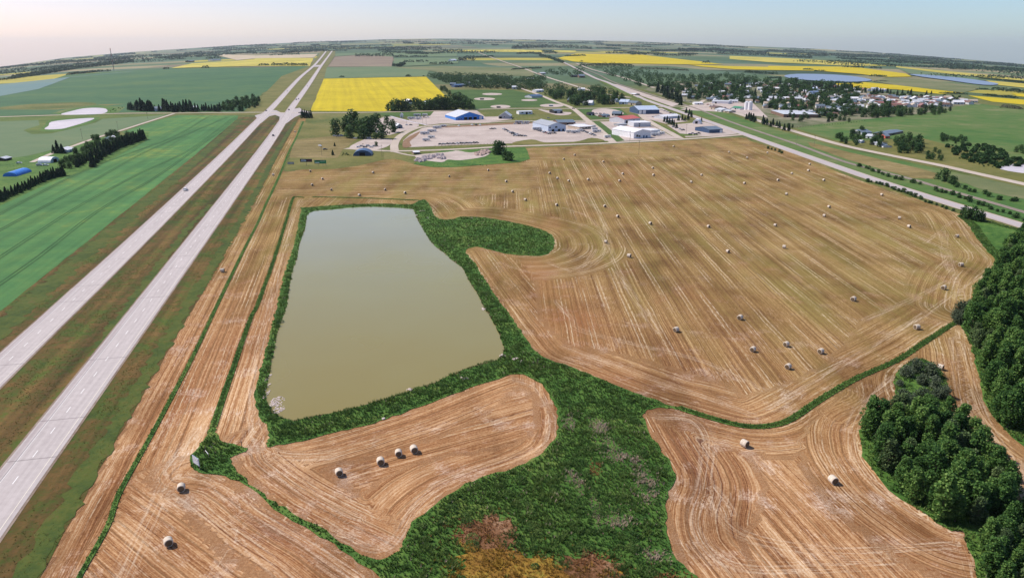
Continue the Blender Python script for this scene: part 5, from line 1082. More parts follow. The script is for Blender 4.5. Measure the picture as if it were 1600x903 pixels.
NOUN = dict(w='white car', k='dark car', g='grey car', r='red car', p='dark pickup truck', q='white pickup truck', v='silver van', c='pale camper trailer', C='long grey camper trailer', s='semi truck with white trailer')
def veh(k, px, py, ang, lab, group=None, sc=1.0):
    x, y = G(px, py); p = VP[k]; z = hz(x, y)+.28; lab = lab.replace('$', NOUN[k])
    if p.name not in USED:
        USED.add(p.name); p.location = (x, y, z); p.rotation_euler = (0, 0, ang); p.scale = (sc,)*3; return tag(p, lab, p['category'], group)
    return dup(p, (x, y, z), ang, lab, group, sc)
AH = math.pi/2-HWY
g_ = 'vehicles on the highway and crossroads'
for k, px, py, a, lab in [('w',290,298,AH,'$ alone on the near part of the left carriageway'),('k',427,213,AH,'$ on the right carriageway below the crossing'),('k',416,174,AH,'$ in the left carriageway at the crossing'),('k',451.6,172.6,AH,'$ on the median link at the crossing'),
    ('p',463,156.6,AH,'$ leading on the right carriageway above the crossing'),('g',466.5,155.4,AH,'$ close beside the dark pickup above the crossing'),('k',480.5,135.6,AH,'$ on the right carriageway beside the canola'),('g',449,143.5,AH,'$ on the left carriageway beside the canola'),('w',479,113,AH,'$ far away on the left carriageway'),
    ('p',469.5,177.4,0,'$ waiting on the side road near the spruce clump'),('k',895.8,170.7,0,'$ at the crossroads beside the dirt loop')]: veh(k, px, py, a, lab, g_, 1.15)
g_ = 'campers and trailers in the gravel yards'
for k, px, py, a, lab in [('c',666,221,.05,'$ lowest of the row at the left yard bank'),('c',674,216.6,0,'$ second from the bottom at the left yard bank'),('C',664,210.6,.1,'$ beside the left yard bank'),('C',675,207,0,'$ behind the first row at the left yard bank'),('C',683,201.5,.1,'$ at the top left corner of the big yard'),
    ('c',693,199,0,'$ right of the long one at the yard top'),('C',643,187,.1,'$ on the gravel before the kiosk lawn'),('c',654,187.2,0,'$ right of the long one near the kiosk lawn'),('C',652,182,.05,'$ parked along the kiosk lawn'),('c',664,181.6,0,'$ at the right end of the kiosk lawn'),
    ('c',889,207.8,.1,'$ left one in front of the dealership corner'),('C',899,208.6,0,'$ in front of the office block'),('c',906,206.4,.2,'$ right one in front of the office block'),('C',838,203.6,.3,'$ left of the dealership hall'),('C',1024,213,.1,'$ at the right of the great white hangar'),('c',1033,210.6,.1,'$ right of the hangar annex'),
    ('c',949,216,.2,'$ alone at the lower right yard corner'),('C',932,207.6,.2,'$ lowest in the stack at the right yard edge'),('c',929,203.6,.2,'$ middle of the stack at the right yard edge'),('c',926,200,.2,'$ top of the stack at the right yard edge'),('C',1046,191.8,0,'$ beside the spruces'),('C',811,193,0,'$ at the far fence of the big yard'),('c',823,193.2,0,'$ right one at the far fence of the big yard')]: veh(k, px, py, a, lab, g_)
g_ = 'cars and trucks parked in the yards'
L_ = [('q',717,198,2,'$ alone on the upper yard bank')]
L_ += [(k, 737.5+i*6.3, 196.6, 2, f'$, {nth(i)} of three on the upper bank') for i, k in enumerate('qpq')]
L_ += [('p',768,202.6,0,'$ left of a pair in the open yard'),('g',773,202.2,0,'$ right of a pair in the open yard')]
L_ += [(k, 787+i*3.6, 202.6+i*1.9, .2, f'$, {nth(i)} in the slanting row of the yard middle') for i, k in enumerate('qpgqpk')]
L_ += [(k, 801+i*3.4, 208.8+i*1.1, .1, f'$, {nth(i)} in the short row below the slanting one') for i, k in enumerate('pgq')]
L_ += [(k, 840+i*3.0, 204.5+i*.95, .2, f'$, {nth(i)} of the line along the hall front') for i, k in enumerate('gpkqprk')]
L_ += [(k, 858+i*4, 209.4, .2, f'$, {nth(i)} below the dealership doors') for i, k in enumerate('qgp')]
L_ += [(k, 884+i*5, 195.4-i*.3, .1, f'$, {nth(i)} behind the low wing') for i, k in enumerate('vkw')]
L_ += [(k, 805+i*6.2, 194.6, .1, f'$, {nth(i)} along the far yard fence') for i, k in enumerate('wkvg')]
L_ += [(k, 1034+i*4.6, 173+i*1.6, -.5, f'$, {nth(i)} in the line right of the navy warehouse') for i, k in enumerate('wgwkvwg')]
L_ += [(k, 1020+i*6, 183.5, 0, f'$, {nth(i)} behind the long storage barn') for i, k in enumerate('wkq')]
L_ += [(k, 1078+i*4.4, 211-(i % 2)*1.4, 0, f'$, {nth(i)} on the gravel before the machine shed') for i, k in enumerate('kgkp')]
L_ += [(k, 932+i*6, 178.6, .1, f'$, {nth(i)} on the drive of the dark lawn house') for i, k in enumerate('gkw')]
L_ += [(k, 523+i*5, 213.5+(i % 2), .1, f'$, {nth(i)} at the foot of the left acreage trees') for i, k in enumerate('wgv')]
L_ += [(k, 555+i*5.5, 217.5-(i % 2)*1.4, .1, f'$, {nth(i)} among the acreage trees') for i, k in enumerate('wgkwv')]
L_ += [(k, 636+i*6, 196.4, .1, f'$, {nth(i)} beside the diagonal white path') for i, k in enumerate('wk')]
L_ += [(k, 560+i*5, 231-(i % 2)*1.5, .4, f'$, {nth(i)} on the ring drive above the dark quonset') for i, k in enumerate('wgkvwg')]
L_ += [('v',62,259.6,.2,'$ left one before the white quonset'),('w',72,259.4,.2,'$ right one before the white quonset'),('q',500,229.2,-.9,'$ alone on the mown grass above the billboards'),('k',508,234.6,.4,'$ below the lone white pickup on mown grass'),('g',857,185.4,0,'$ on the grass below the dark grey shed'),('w',30,256,.3,'$ in the weeds of the left farmyard')]
L_ += [(k, 1070+i*9, 158+i*1.6, .3, f'$, {nth(i)} in the town lot beside the railway') for i, k in enumerate('wgkwrvwgw')]
L_ += [(k, 688+i*5.2, 226.6-i*.22, .1, f'$, {nth(i)} in the equipment row above the industrial road') for i, k in enumerate('kgpgkqpgkgpk')]
L_ += [(k, 804+i*4.2, 213+i*.15, .3, f'$, {nth(i)} in the loose line mid yard') for i, k in enumerate('gwpkg')]
L_ += [(k, 912+i*3.4, 206+i*1.3, .5, f'$, {nth(i)} in the slanting line right of the office block') for i, k in enumerate('pgkqpg')]
L_ += [(k, 1110+i*5.5, 166.5+i*.9, .3, f'$, {nth(i)} parked before the elevator office') for i, k in enumerate('wkgwr')]
L_ += [(k, 652+i*5.4, 184.4, .1, f'$, {nth(i)} on the gravel left of the bright blue workshop') for i, k in enumerate('wgkq')]
L_ += [(k, 1052+i*5, 199.5+i*1.6, .3, f'$, {nth(i)} against the spruces of the machine yard') for i, k in enumerate('gkwp')]
for k, px, py, a, lab in L_: veh(k, px, py, a, lab, g_)

# ---- billboards, sign, poles, mast
def billboard(px, py, wpx, h0, h1, mat, posts, label, face=None, rz=0):
    x, y = G(px, py); k = mpp(px, py); w2 = wpx*k/2; z0, z1 = h0*k, h1*k; root = empty('billboard', (x, y, hz(x, y)), rz, label, 'billboard', 'billboards on the roadside grass'); bm = bmesh.new()
    box(bm, -w2, w2, -.15, .15, z0, z1); part('panel', bm, root, mat)
    bm = bmesh.new(); box(bm, -w2-.12, w2+.12, -.2, .2, z1+.005, z1+.2); box(bm, -w2-.12, w2+.12, -.2, .2, z0-.2, z0-.005); part('frame', bm, root, W_['black'])
    for u in posts: bm = bmesh.new(); tube(bm, (u*w2, .35, -.3), (u*w2, .35, z1-.1), .16, .16, 8); part('post', bm, root, M_wood)
    for u0, u1, v0, v1, m in (face or []):
        bm = bmesh.new(); box(bm, -w2+2*w2*u0, -w2+2*w2*u1, -.19, -.153, z0+(z1-z0)*v0, z0+(z1-z0)*v1); part('printed_block', bm, root, m)
billboard(454.5, 257.5, 10, 1.2, 3.8, W_['grey'], (-.7,.7), 'low grey billboard leftmost of three beside the highway strip', [(.1,.9,.2,.5,W_['lgrey'])])
billboard(479, 259.6, 18.5, 6.5, 10.6, W_['black'], (0,), 'dark billboard on a single central post, middle of three', [(.08,.5,.15,.75,W_['pblue']),(.1,.4,.5,.9,M_trim),(.62,.95,.3,.8,flat('dusky_red', (.12,.03,.05)))])
billboard(501, 260, 18.5, 4.4, 9.2, W_['green'], (-.4,.4,.9), 'green billboard on several posts, rightmost of three', [(.06,.42,.15,.4,M_trim),(.5,.9,.55,.85,flat('pale_green', (.25,.5,.3))),(.15,.8,.86,.97,W_['black'])])
x, y = G(308, 732); sg = empty('field_sign', (x, y, .05), R(-38), 'blue and white lettered sign board on posts in the green corner', 'sign'); bm = bmesh.new(); box(bm, -1.5, 1.5, -.05, .05, 1.2, 3.4); part('board', bm, sg, flat('sign_blue_grey', (.42,.50,.62), .5, .3, .08))
for z0, z1, u0, u1 in ((2.95,3.15,-1.3,1.3),(2.5,2.72,-1.3,.9),(2.1,2.2,-1.3,1.1),(1.8,1.9,-1.3,.7),(1.45,1.6,-1.0,1.3)):
    bm = bmesh.new(); box(bm, u0, u1, -.075, -.052, z0, z1); part('lettering_line', bm, sg, flat('sign_white', (.8,.8,.8), .5, .3, .04))
for u in (-1.2, 1.2): bm = bmesh.new(); box(bm, u-.07, u+.07, .052, .19, -.3, 3.3); part('post', bm, sg, M_wood)
def sm_post(px, py, h, label, name='fence_post', tilt=0):
    x, y = G(px, py); bm = bmesh.new(); tube(bm, (0, 0, -.3), (tilt, 0, h), .11, .08, 8); tube(bm, (-.25, 0, h*.72), (.3, 0, h*.66), .05, .05, 5); o = obj(name, bm, None, M_wood); o.location = (x, y, .1); tag(o, label, 'post')
x, y = G(324, 712); sg2 = empty('gate', (x, y, .05), R(-50), 'low white rail between dark posts near the blue sign', 'gate'); bm = bmesh.new(); box(bm, -1.1, 1.1, -.04, .04, .9, 1.15); part('rail', bm, sg2, M_trim)
for u in (-1.2, 1.2): bm = bmesh.new(); tube(bm, (u, 0, -.2), (u, .1, 2.1 if u < 0 else 1.3), .1, .08, 7); part('post', bm, sg2, M_wood)
sm_post(378, 698, 1.9, 'lone weathered post at the tip of the green corner'); sm_post(840.5, 571, 2.6, 'slim grey post standing in the meadow by the pond outlet'); sm_post(797, 560, 1.2, 'short post leaning at the pond outlet', tilt=.4)
def pole(px, py, h, label, group='utility poles', arm=True, r=.16):
    x, y = G(px, py); root = empty('utility_pole', (x, y, hz(x, y)), .2, label, 'utility pole', group); bm = bmesh.new(); tube(bm, (0, 0, -.3), (0, 0, h), r, r*.6, 7); part('pole', bm, root, M_wood)
    if arm: bm = bmesh.new(); box(bm, -1.1, 1.1, -.07, .07, h-1.1, h-.9); part('crossarm', bm, root, M_wood)
for px, py, h, lab in [(661,201,13,'pole at the bend of the yard road'),(635,194,11,'pole beside the diagonal white path'),(666,196,13,'pole where the diagonal path meets the yard road'),(597,246,12,'pole at the industrial road junction'),(503,244,9,'thin pole on the mown grass above the green billboard'),(998,242,14,'pole in the hay field below the white hangar'),(1072,211,13,'pole left of the machine shed gravel'),
    (185,205,12,'pole beside the left farm lane'),(129,218,12,'pole by the farm lane near the shelterbelt'),(231,187,10,'pole at the top of the left farm lane'),(1,252,12,'pole at the left edge of the picture'),(1244,228,11,'pole between paved road and gravel road'),(1272,228,11,'pole left of the mown triangle'),(984,222,12,'pole at the great hangar\'s left'),(977,166,11,'pole beside the railway road houses'),
    (1110,166,11,'pole at the town crossing')]: pole(px, py, h, 'thin utility '+lab, 'utility poles')
x, y = G(178, 110.5); k = mpp(178, 110.5); mh = 33*k; root = empty('radio_mast', (x, y, hz(x, y)), 0, 'tall thin red and white radio mast rising above the left horizon', 'radio mast')
for i in range(8):
    bm = bmesh.new(); z0, z1 = mh*i/8, mh*(i+1)/8
    for a in range(3): q = a*2.094; tube(bm, (1.1*math.cos(q), 1.1*math.sin(q), z0), (1.1*math.cos(q), 1.1*math.sin(q), z1), .45, .45, 4)
    tube(bm, (1.1, 0, z0), (-.55, .95, z1), .3, .3, 4); tube(bm, (-.55, .95, z0), (-.55, -.95, z1), .3, .3, 4)
    part('lattice_section', bm, root, flat('mast_red', (.3,.08,.06)) if i % 2 else flat('mast_grey', (.35,.33,.33)))
# ================================================================ MIDDLE-DISTANCE AND FAR TREES, THE TOWN
def hgt(px, py, hpx, proto_h=10): return hpx*mpp(px, py)/proto_h
def tr(protos, px, py, hpx, lab, grp, i=None): x, y = G(px, py); return place(protos, x, y, lab, grp, hgt(px, py, hpx), i)
g_ = 'acreage trees left of the industrial road'
for px, py, h, k, lab in [(525,212,20,'B','tall tree leftmost of the acreage group'),(546,216,18,'B','broad tree second from the left in the acreage'),(537,206,12,'B','short tree behind the leftmost acreage trees'),(552,206,26,'B','tallest broad tree at the acreage back'),(545,203,19,'B','tree behind the broad second acreage tree'),(563,208,22,'B','tree in the acreage middle back'),
    (567,217,18,'B','tree at the acreage front middle'),(575,213,25,'B','tall tree in the acreage centre'),(583,206,22,'B','tree at the acreage back right'),(589,196,15,'B','small far tree right of the acreage'),(597,217,20,'B','front tree at the acreage right'),(605,196,14,'B','rounded tree near the diagonal path'),(614,207,17,'B','isolated dark tree beside the grey green shed'),(571,204,17,'B','slim tree in the acreage back'),
    (587,218,9,'B','little tree at the acreage front right'),(523,229,7,'S','small spruce beside the hedge line'),(520,243,9,'S','lone small spruce above the billboards'),(588,229,7,'B','bushy tree left of the junction lawn'),(567,226,4,'U','little bush on the ring drive')]:
    tr({'B': BRO, 'S': SPR, 'U': BUS}[k], px, py, h, lab, g_)
for i, px in enumerate((473, 476.5, 480, 483.5, 486.5)): tr(SPR, px, 185-(i % 2), 12-(i % 2), f'{nth(i)} spruce from the left in the clump by the highway crossing', 'spruce clump by the crossing', i)
g_ = 'trees below the canola field'
for i, (px, py, h) in enumerate([(606,173,9),(612,173.6,14),(619,173.8,17),(626,174,16),(633,173,15),(640,172,9),(650,171,15),(656,172,14),(662,172.6,12)]): tr(BRO, px, py, h, f'{nth(i)} tree from the left in the broken row below the canola', g_)
for i, (px, py, h) in enumerate([(671,172,15),(676,172,17),(681,172,17),(686,172,18),(691,172,18),(697,172,18)]): tr(BRO, px, py, h, f'{nth(i)} tree from the left in the solid row below the canola', g_)
for i, (px, py, h) in enumerate([(703,171,17),(709,168,19),(715,167,21),(721,168,19),(728,169,17),(734,171,13),(739,171.6,9),(724,171.6,12),(713,171.6,12)]): tr(BRO, px, py, h, f'{nth(i)} tree from the left in the big dark clump by the blue workshop', g_)
for i, (px, py, h) in enumerate([(777,242,20),(783,241,18),(790,251,13),(797,252,13),(773,240,11)]): tr(BRO, px, py, h, ['taller left tree of the two masses at the lush corner','tree backing the taller left mass at the lush corner','low round tree at the lush corner','right hand low tree at the lush corner','little tree at the left of the lush corner'][i], 'dark trees at the lush corner')
for i in range(16): tr(BUS, 676+i*5.6+nr.rand()*2, 259-1.5*math.sin(i*.3)+nr.rand()*1.5-(i*.15), 3.2, f'{nth(i)} low bush from the left along the hay edge by the lush grass', 'bushes in the lush grass')
# hedge of scrub along the industrial road, spruces by the machine yard
for i in range(18): tr(BUS, 680+i*5.1, 228-i*.22+nr.rand(), 2.2, f'{nth(i)} scrub bush from the left on the bank above the industrial road', 'scrub on the yard bank')
for i, (px, py, h) in enumerate([(1038,191,8),(1042,192.6,9),(1046,194,9),(1050,195.8,9),(1053,197.4,9),(1057,199.6,9),(1060,189,9),(1066,188.6,9),(1070,189.4,8),(1075,187.6,9),(1080,184,10),(1077,180,11),(1072,177.4,9),(1096,190,6)]): tr(SPR, px, py, h, f'{nth(i)} spruce from the left around the machine yard', 'spruces round the machine yard', i)
for i in range(16): tr(BUS, 534+nr.rand()*15, 244-nr.rand()*4, 4, f'{nth(i)} dark scrub heap beside the dark blue quonset', 'scrub at the dark quonset')
# woods between the crossroads and the railway
MASS = []
def zone(px_poly, n, protos, hrange, lab, grp, mind=2.0, seed=3, mass=False):
    r = np.random.RandomState(seed); xs = [p[0] for p in px_poly]; ys = [p[1] for p in px_poly]; out = []; tries = 0
    while len(out) < n and tries < n*60:
        tries += 1; x = r.uniform(min(xs), max(xs)); y = r.uniform(min(ys), max(ys))
        if not inpoly(np.array([x]), np.array([y]), px_poly)[0]: continue
        if any(((x-a)/1.6)**2+((y-b)*1.8)**2 < mind**2 for a, b in out): continue
        out.append((x, y))
    if mass:
        for x, y in out:
            if mass == 'front' and y > 151: continue
            gx, gy = G(x, y); k = mpp(x, y); h = r.uniform(*hrange)*k*.85; w2 = h*.62; n_ = 110; v = nr.normal(size=(n_, 3)); v /= np.linalg.norm(v, axis=1)[:, None]
            MASS.append(np.stack([gx+v[:, 0]*w2*(.7+.4*nr.rand(n_)), gy+v[:, 1]*w2, hz(gx, gy)+np.clip(h*.5+v[:, 2]*h*.5*(.75+.35*nr.rand(n_)), .1, None)], 1))
        if mass is True: return out
        out = [p for p in out if p[1] > 151]
    out.sort(key=lambda p: p[1]); xs_ = sorted(p[0] for p in out)
    for x, y in out:
        u = (x-min(xs))/(max(xs)-min(xs)); v = (y-min(ys))/(max(ys)-min(ys))
        s = ['leftmost','far left','left','centre left','centre right','right','far right','rightmost'][int(min(7.9, u*8))]; d = ['rear','back','central','front','foremost'][int(min(4.9, v*5))]
        hh = r.uniform(*hrange); q = (hh-hrange[0])/(hrange[1]-hrange[0]+1e-6); tr(protos, x, y, hh, ('small ' if q < .33 else 'tall ' if q > .67 else '')+lab.format(d+' '+s), grp)
    return out
zone([(845,146),(870,138),(900,146),(940,140),(965,152),(978,163),(960,166),(900,167),(850,150)], 75, BRO, (8,13), 'dark tree at the {} of the crossroads wood', 'trees of the crossroads wood', 2.2, 4, mass='front')
zone([(800,128),(850,122),(852,138),(845,142),(800,140)], 60, BRO, (7,10), 'dark tree at the {} of the left dark wood', 'trees of the left dark wood', 1.7, 5, mass=True)
zone([(846,112),(870,108),(912,112),(918,120),(890,121),(850,117)], 22, BRO, (5,7), 'dark tree at the {} of the wood beyond the barns', 'trees beyond the barns', 2.2, 6, mass=True)
zone([(668,120),(690,118),(800,122),(800,140),(740,139),(700,131),(675,124)], 190, BRO, (5.5,8.5), 'dark tree at the {} of the wood behind the ball park', 'trees behind the ball park', 1.7, 7, mass=True)
zone([(690,137),(700,143),(707,150),(702,152),(688,140)], 7, BRO, (5,6), 'dark tree at the {} of the line right of the canola', 'trees right of the canola', 2.4, 8)
zone([(905,99),(980,104),(990,112),(1060,120),(1140,118),(1200,124),(1150,133),(1040,139),(1000,136),(960,122)], 190, BRO, (5,8), 'dark tree at the {} of the wood behind town', 'trees of the wood behind town', 2.2, 9, mass=True)
zone([(1020,142),(1030,140),(1067,160),(1065,167)], 20, SPR, (11,13), 'dark spruce at the {} of the spruce rank by the railway', 'spruce rank by the railway', 1.8, 10)
TOWN = [(1030,138),(1090,134),(1200,130),(1300,134),(1345,141),(1335,160),(1352,178),(1300,187),(1230,177),(1170,163),(1100,158),(1070,155)]
TOWN2 = [(1345,141),(1380,148),(1460,150),(1500,153),(1528,158),(1522,164),(1440,170),(1370,173),(1345,165)]
zone([(p[0], p[1]-1) for p in TOWN], 110, GAR, (7,10), '', '', 2.6, 52, mass=True)
zone([(1352,148),(1460,151),(1500,154),(1515,158),(1440,166),(1380,168)], 50, GAR, (4,6), '', '', 2.6, 53, mass=True)
tt = zone(TOWN, 262, GAR*3+SPR[:1], (7.5,11), 'dark tree at the {} of the old town', 'trees among the town houses', 2.3, 12)
tt += zone(TOWN2, 34, GAR, (4,6), 'dark tree at the {} of the newer town', 'trees of the newer town', 2.4, 13)
zone([(1160,182),(1170,184),(1236,204),(1228,206),(1165,188)], 22, SPR, (8,11), 'dark spruce at the {} of the row by the gravel road', 'spruces along the gravel road', 1.9, 14)
zone([(1230,180),(1262,184),(1262,192),(1240,196)], 10, BRO, (6,9), 'dark tree at the {} of the group before the school', 'trees before the school', 2.2, 15)
zone([(1240,137),(1340,137),(1352,145),(1460,148),(1461,150.5),(1345,148.6),(1250,142)], 50, SPR, (6,9), 'dark spruce at the {} of the long windbreak', 'spruces of the long windbreak', 1.7, 16)
zone([(1350,172),(1375,170),(1425,176),(1422,182),(1380,185),(1345,184)], 34, BRO, (8,11), 'dark tree at the {} of the copse before the newer town', 'trees of the copse before the newer town', 2.2, 17)
zone([(1425,174),(1468,169),(1490,173),(1468,180),(1430,181)], 20, BRO, (6,8), 'brownish tree at the {} of the right hand copse', 'trees of the right hand copse', 2.2, 18)
for i, (px, py, h) in enumerate([(1294,191,10),(1300,190,6),(1312,189,7),(1319,189,6),(1326,191,6),(1231,200,6),(1238,200,5)]): tr(SPR if i == 0 else BRO, px, py, h, f'{nth(i)} tree from the left on the lawn below the school', 'trees on the school lawn')
for i in range(26): tr(BUS, 1246+i*4.2, 199.4-i*.34-(i > 18)*(i-18)*.2, 2.6, 'clipped bush of the long hedge between town lawn and pasture', 'bushes of the long town hedge')
zone([(1302,216),(1345,205),(1352,214),(1340,228),(1312,224)], 20, BRO, (6,10), 'green tree at the {} of the farm trees', 'trees round the farm east of town', 2.4, 19)
zone([(1358,220),(1380,210),(1384,222),(1374,232),(1360,230)], 10, BRO, (7,10), 'green tree at the {} of the farm trees right of the house', 'trees right of the farm house', 2.2, 20)
zone([(1394,236),(1400,222),(1420,218),(1440,226),(1442,240),(1420,243),(1396,237)], 22, BRO, (9,13), 'dark tree at the {} of the poplar clump', 'trees of the clump by the gravel road', 2.2, 21)
zone([(1442,246),(1460,236),(1478,242),(1478,252),(1450,250)], 10, BRO, (6,8), 'green tree at the {} of the low clump', 'trees of the low clump right of the poplars', 2.2, 22)
zone([(1465,215),(1500,214),(1512,222),(1508,228),(1470,222)], 20, BRO, (5,8), 'brownish tree at the {} of the thicket in the pasture', 'trees of the pasture thicket', 2.0, 23)
zone([(1476,228),(1530,226),(1560,236),(1550,252),(1500,250)], 46, BUS, (5,8), 'green bush at the {} of the willow scrub', 'scrub at the pasture edge', 1.5, 24)
zone([(1494,246),(1545,240),(1590,250),(1590,262),(1540,262)], 46, BUS, (5,8), 'green bush at the {} of the lower willow scrub', 'lower scrub at the pasture edge', 1.5, 27)
zone([(1577,236),(1610,234),(1640,240),(1600,242)], 10, BRO, (8,10), 'dark tree at the {} of the right edge clump', 'trees at the right edge of the pasture', 2.4, 25)
zone([(1476,228),(1530,226),(1575,240),(1560,252),(1500,252)], 50, BUS, (4,7), '', '', 1.6, 61, mass=True)
zone([(1494,246),(1545,240),(1600,250),(1600,263),(1540,263)], 50, BUS, (4,7), '', '', 1.6, 62, mass=True)
c_ = np.vstack(MASS); tag(obj('tree_mass', leaf_mesh('tree_mass', c_, 2.0, M_dleaf, .5)), 'unbroken dark woods and scrub behind the town, the ball park and the pasture', 'woodland', kind='stuff')
# houses
HP = []
for i, (wc_, rc) in enumerate([('white','lgrey'),('tan','slate'),('lgrey','brown'),('white','slate'),('tan','lgrey'),('lgrey','white'),('brown','mred'),('white','tan')]):
    root = empty('town_house', (0, 0, -500)); root['category'] = 'house'; w2, D, e, r = 6.5, 8.5, 3.2, 5.6; bm = bmesh.new(); prism(bm, [(0,0),(D,0),(D,e),(D/2,r),(0,e)], -w2, w2, 'x'); part('wall', bm, root, W_[wc_]); bm = bmesh.new(); s = (r-e)/(D/2)
    prism(bm, [(-.5,e-.5*s+.03),(D/2,r+.03),(D+.5,e-.5*s+.03),(D+.5,e-.5*s+.25),(D/2,r+.25),(-.5,e-.5*s+.25)], -w2-.5, w2+.5, 'x'); part('roof', bm, root, W_[rc])
    bm = bmesh.new(); box(bm, -.6, .6, -.12, -.004, .1, 2.2); part('door', bm, root, M_dark)
    for u in (-4, 3.6): bm = bmesh.new(); box(bm, u-.9, u+.9, -.1, -.004, 1.1, 2.3); part('window', bm, root, M_glass)
    bm = bmesh.new(); box(bm, 2.5, 3.2, D/2+1, D/2+1.7, e, r+.8); part('chimney', bm, root, M_found)
    HP.append((root, {'lgrey': 'light grey', 'slate': 'dark slate', 'brown': 'brown', 'white': 'white', 'mred': 'dusky red', 'tan': 'tan'}[rc]+' roofed '+{'pblue': 'pale blue', 'lgrey': 'grey'}.get(wc_, wc_)))
def houses(poly, n, where, grp, seed, mind):
    r = np.random.RandomState(seed); xs = [p[0] for p in poly]; ys = [p[1] for p in poly]; out = []; t = 0
    while len(out) < n and t < 20000:
        t += 1; x = r.uniform(min(xs), max(xs)); y = r.uniform(min(ys), max(ys))
        if inpoly(np.array([x]), np.array([y]), poly)[0] and all(((x-a)/1.7)**2+((y-b)*2.2)**2 > mind**2 for a, b in out): out.append((x, y))
    for x, y in out:
        q, desc = HP[r.randint(len(HP))]; gx, gy = G(x, y); u = (x-min(xs))/(max(xs)-min(xs)); v = (y-min(ys))/(max(ys)-min(ys))
        s = ('far left', 'left', 'centre left', 'centre right', 'right', 'far right')[min(5, int(u*6))]; d = ('rear', 'back', 'central', 'front')[min(3, int(v*4))]
        lab = f'{desc} house, {d} {s} of {where}'; sc = (r.uniform(.9, 1.35), r.uniform(.9, 1.3), r.uniform(.9, 1.25)); rz = -.2+(math.pi/2 if r.rand() < .35 else 0)
        if q.name not in USED: USED.add(q.name); q.location = (gx, gy, hz(gx, gy)); q.rotation_euler = (0, 0, rz); tag(q, lab, 'house', grp)
        else: dup(q, (gx, gy, hz(gx, gy)), rz, lab, grp, sc)
houses(TOWN, 178, 'the old town', 'houses of the old town', 31, 2.2)
houses([(1345,150),(1380,152),(1460,154),(1505,156),(1524,160),(1518,164),(1440,170),(1360,171),(1345,166)], 110, 'the newer town', 'houses of the newer town', 32, 1.7)
houses([(1350,139),(1392,143),(1390,147),(1352,143)], 8, 'the white terrace behind the windbreak', 'houses behind the windbreak', 33, 1.9)
FARM = [make_tree('elm_tree', h, wd, b, 8, 380, 1.2, M_dleaf) for h, wd, b in ((9,9,.6),(8.5,9.5,.5))]
# left farm: shelterbelt and spruces
for i, (px, py, h) in enumerate([(84.5,240,14),(91,240,20),(98,240,16)]): tr(SPR, px, py, h, ['left spruce of three beside the white quonset','tallest middle spruce of three beside the white quonset','right spruce of three beside the white quonset'][i], 'three spruces by the white quonset', i)
def rankof(P, n, protos, h, lab, grp, jit=1.0):
    Q = catmull(P, 10, False)
    for i in range(n):
        p = Q[int(i*(len(Q)-1)/(n-1))]; q = Q[min(len(Q)-1, int(i*(len(Q)-1)/(n-1))+1)]; f = (i*(len(Q)-1)/(n-1)) % 1
        px, py = p+(q-p)*f; tr(protos, px+nr.normal()*jit*.6, py+nr.normal()*jit*.4, h*rng.uniform(.85, 1.15), lab.format(nth(i) if i < 38 else 'further'), grp)
rankof([(226,218),(200,227),(170,241),(143,262)], 34, SPR, 13, '{} spruce from the right in the shelterbelt edge behind the crop', 'spruces of the right shelterbelt', .8)
rankof([(220,216),(195,222),(165,233),(138,252),(120,262)], 26, SPR, 12, '{} spruce from the right in the second shelterbelt rank', 'spruces of the second shelterbelt rank', 1)
rankof([(100,275),(75,281),(40,298),(0,316),(-30,332)], 38, SPR, 12, '{} spruce from the right in the lower left shelterbelt', 'spruces of the lower left shelterbelt', .8)
rankof([(98,271),(72,278),(38,293),(0,310),(-30,326)], 30, SPR, 11, '{} spruce from the right in the rear lower left belt', 'spruces behind the lower left shelterbelt', 1)
zone([(120,236),(140,222),(165,212),(200,208),(214,212),(170,232),(135,250),(124,258),(112,262),(104,270),(92,262),(112,246)], 60, FARM, (7,10), 'round tree at the {} of the left farm wood', 'broadleaf trees of the left farm', 2.6, 41)
zone([(4,258),(40,256),(44,266),(10,268)], 12, BUS, (2,3), 'weedy bush at the {} of the left farmyard', 'bushes in the left farmyard', 2.4, 42)
rankof([(202,172),(230,174),(300,174.5),(345,174)], 38, SPR, 10, '{} spruce from the left in the far farm row', 'spruces of the far farm row', 1.4)
rankof([(214,173),(226,174),(238,174)], 10, SPR, 16, '{} tall spruce from the left in the far farm clump', 'tall spruces of the far farm row', 1)
rankof([(258,174),(270,174.6),(300,174.6)], 14, SPR, 15, '{} tall spruce from the left right of the far farm house', 'tall spruces right of the far farm house', 1)
zone([(335,174.6),(345,168),(370,160),(395,156),(408,158),(400,170),(392,174)], 44, BRO, (6,9), 'dark tree at the {} of the grove by the highway', 'trees of the grove by the left carriageway', 2.4, 43)
zone([(166,175),(175,170),(190,168),(196,170),(180,175)], 8, BUS, (3,4), 'bush at the {} of the pale pond shore', 'bushes by the salty ponds', 2, 44)

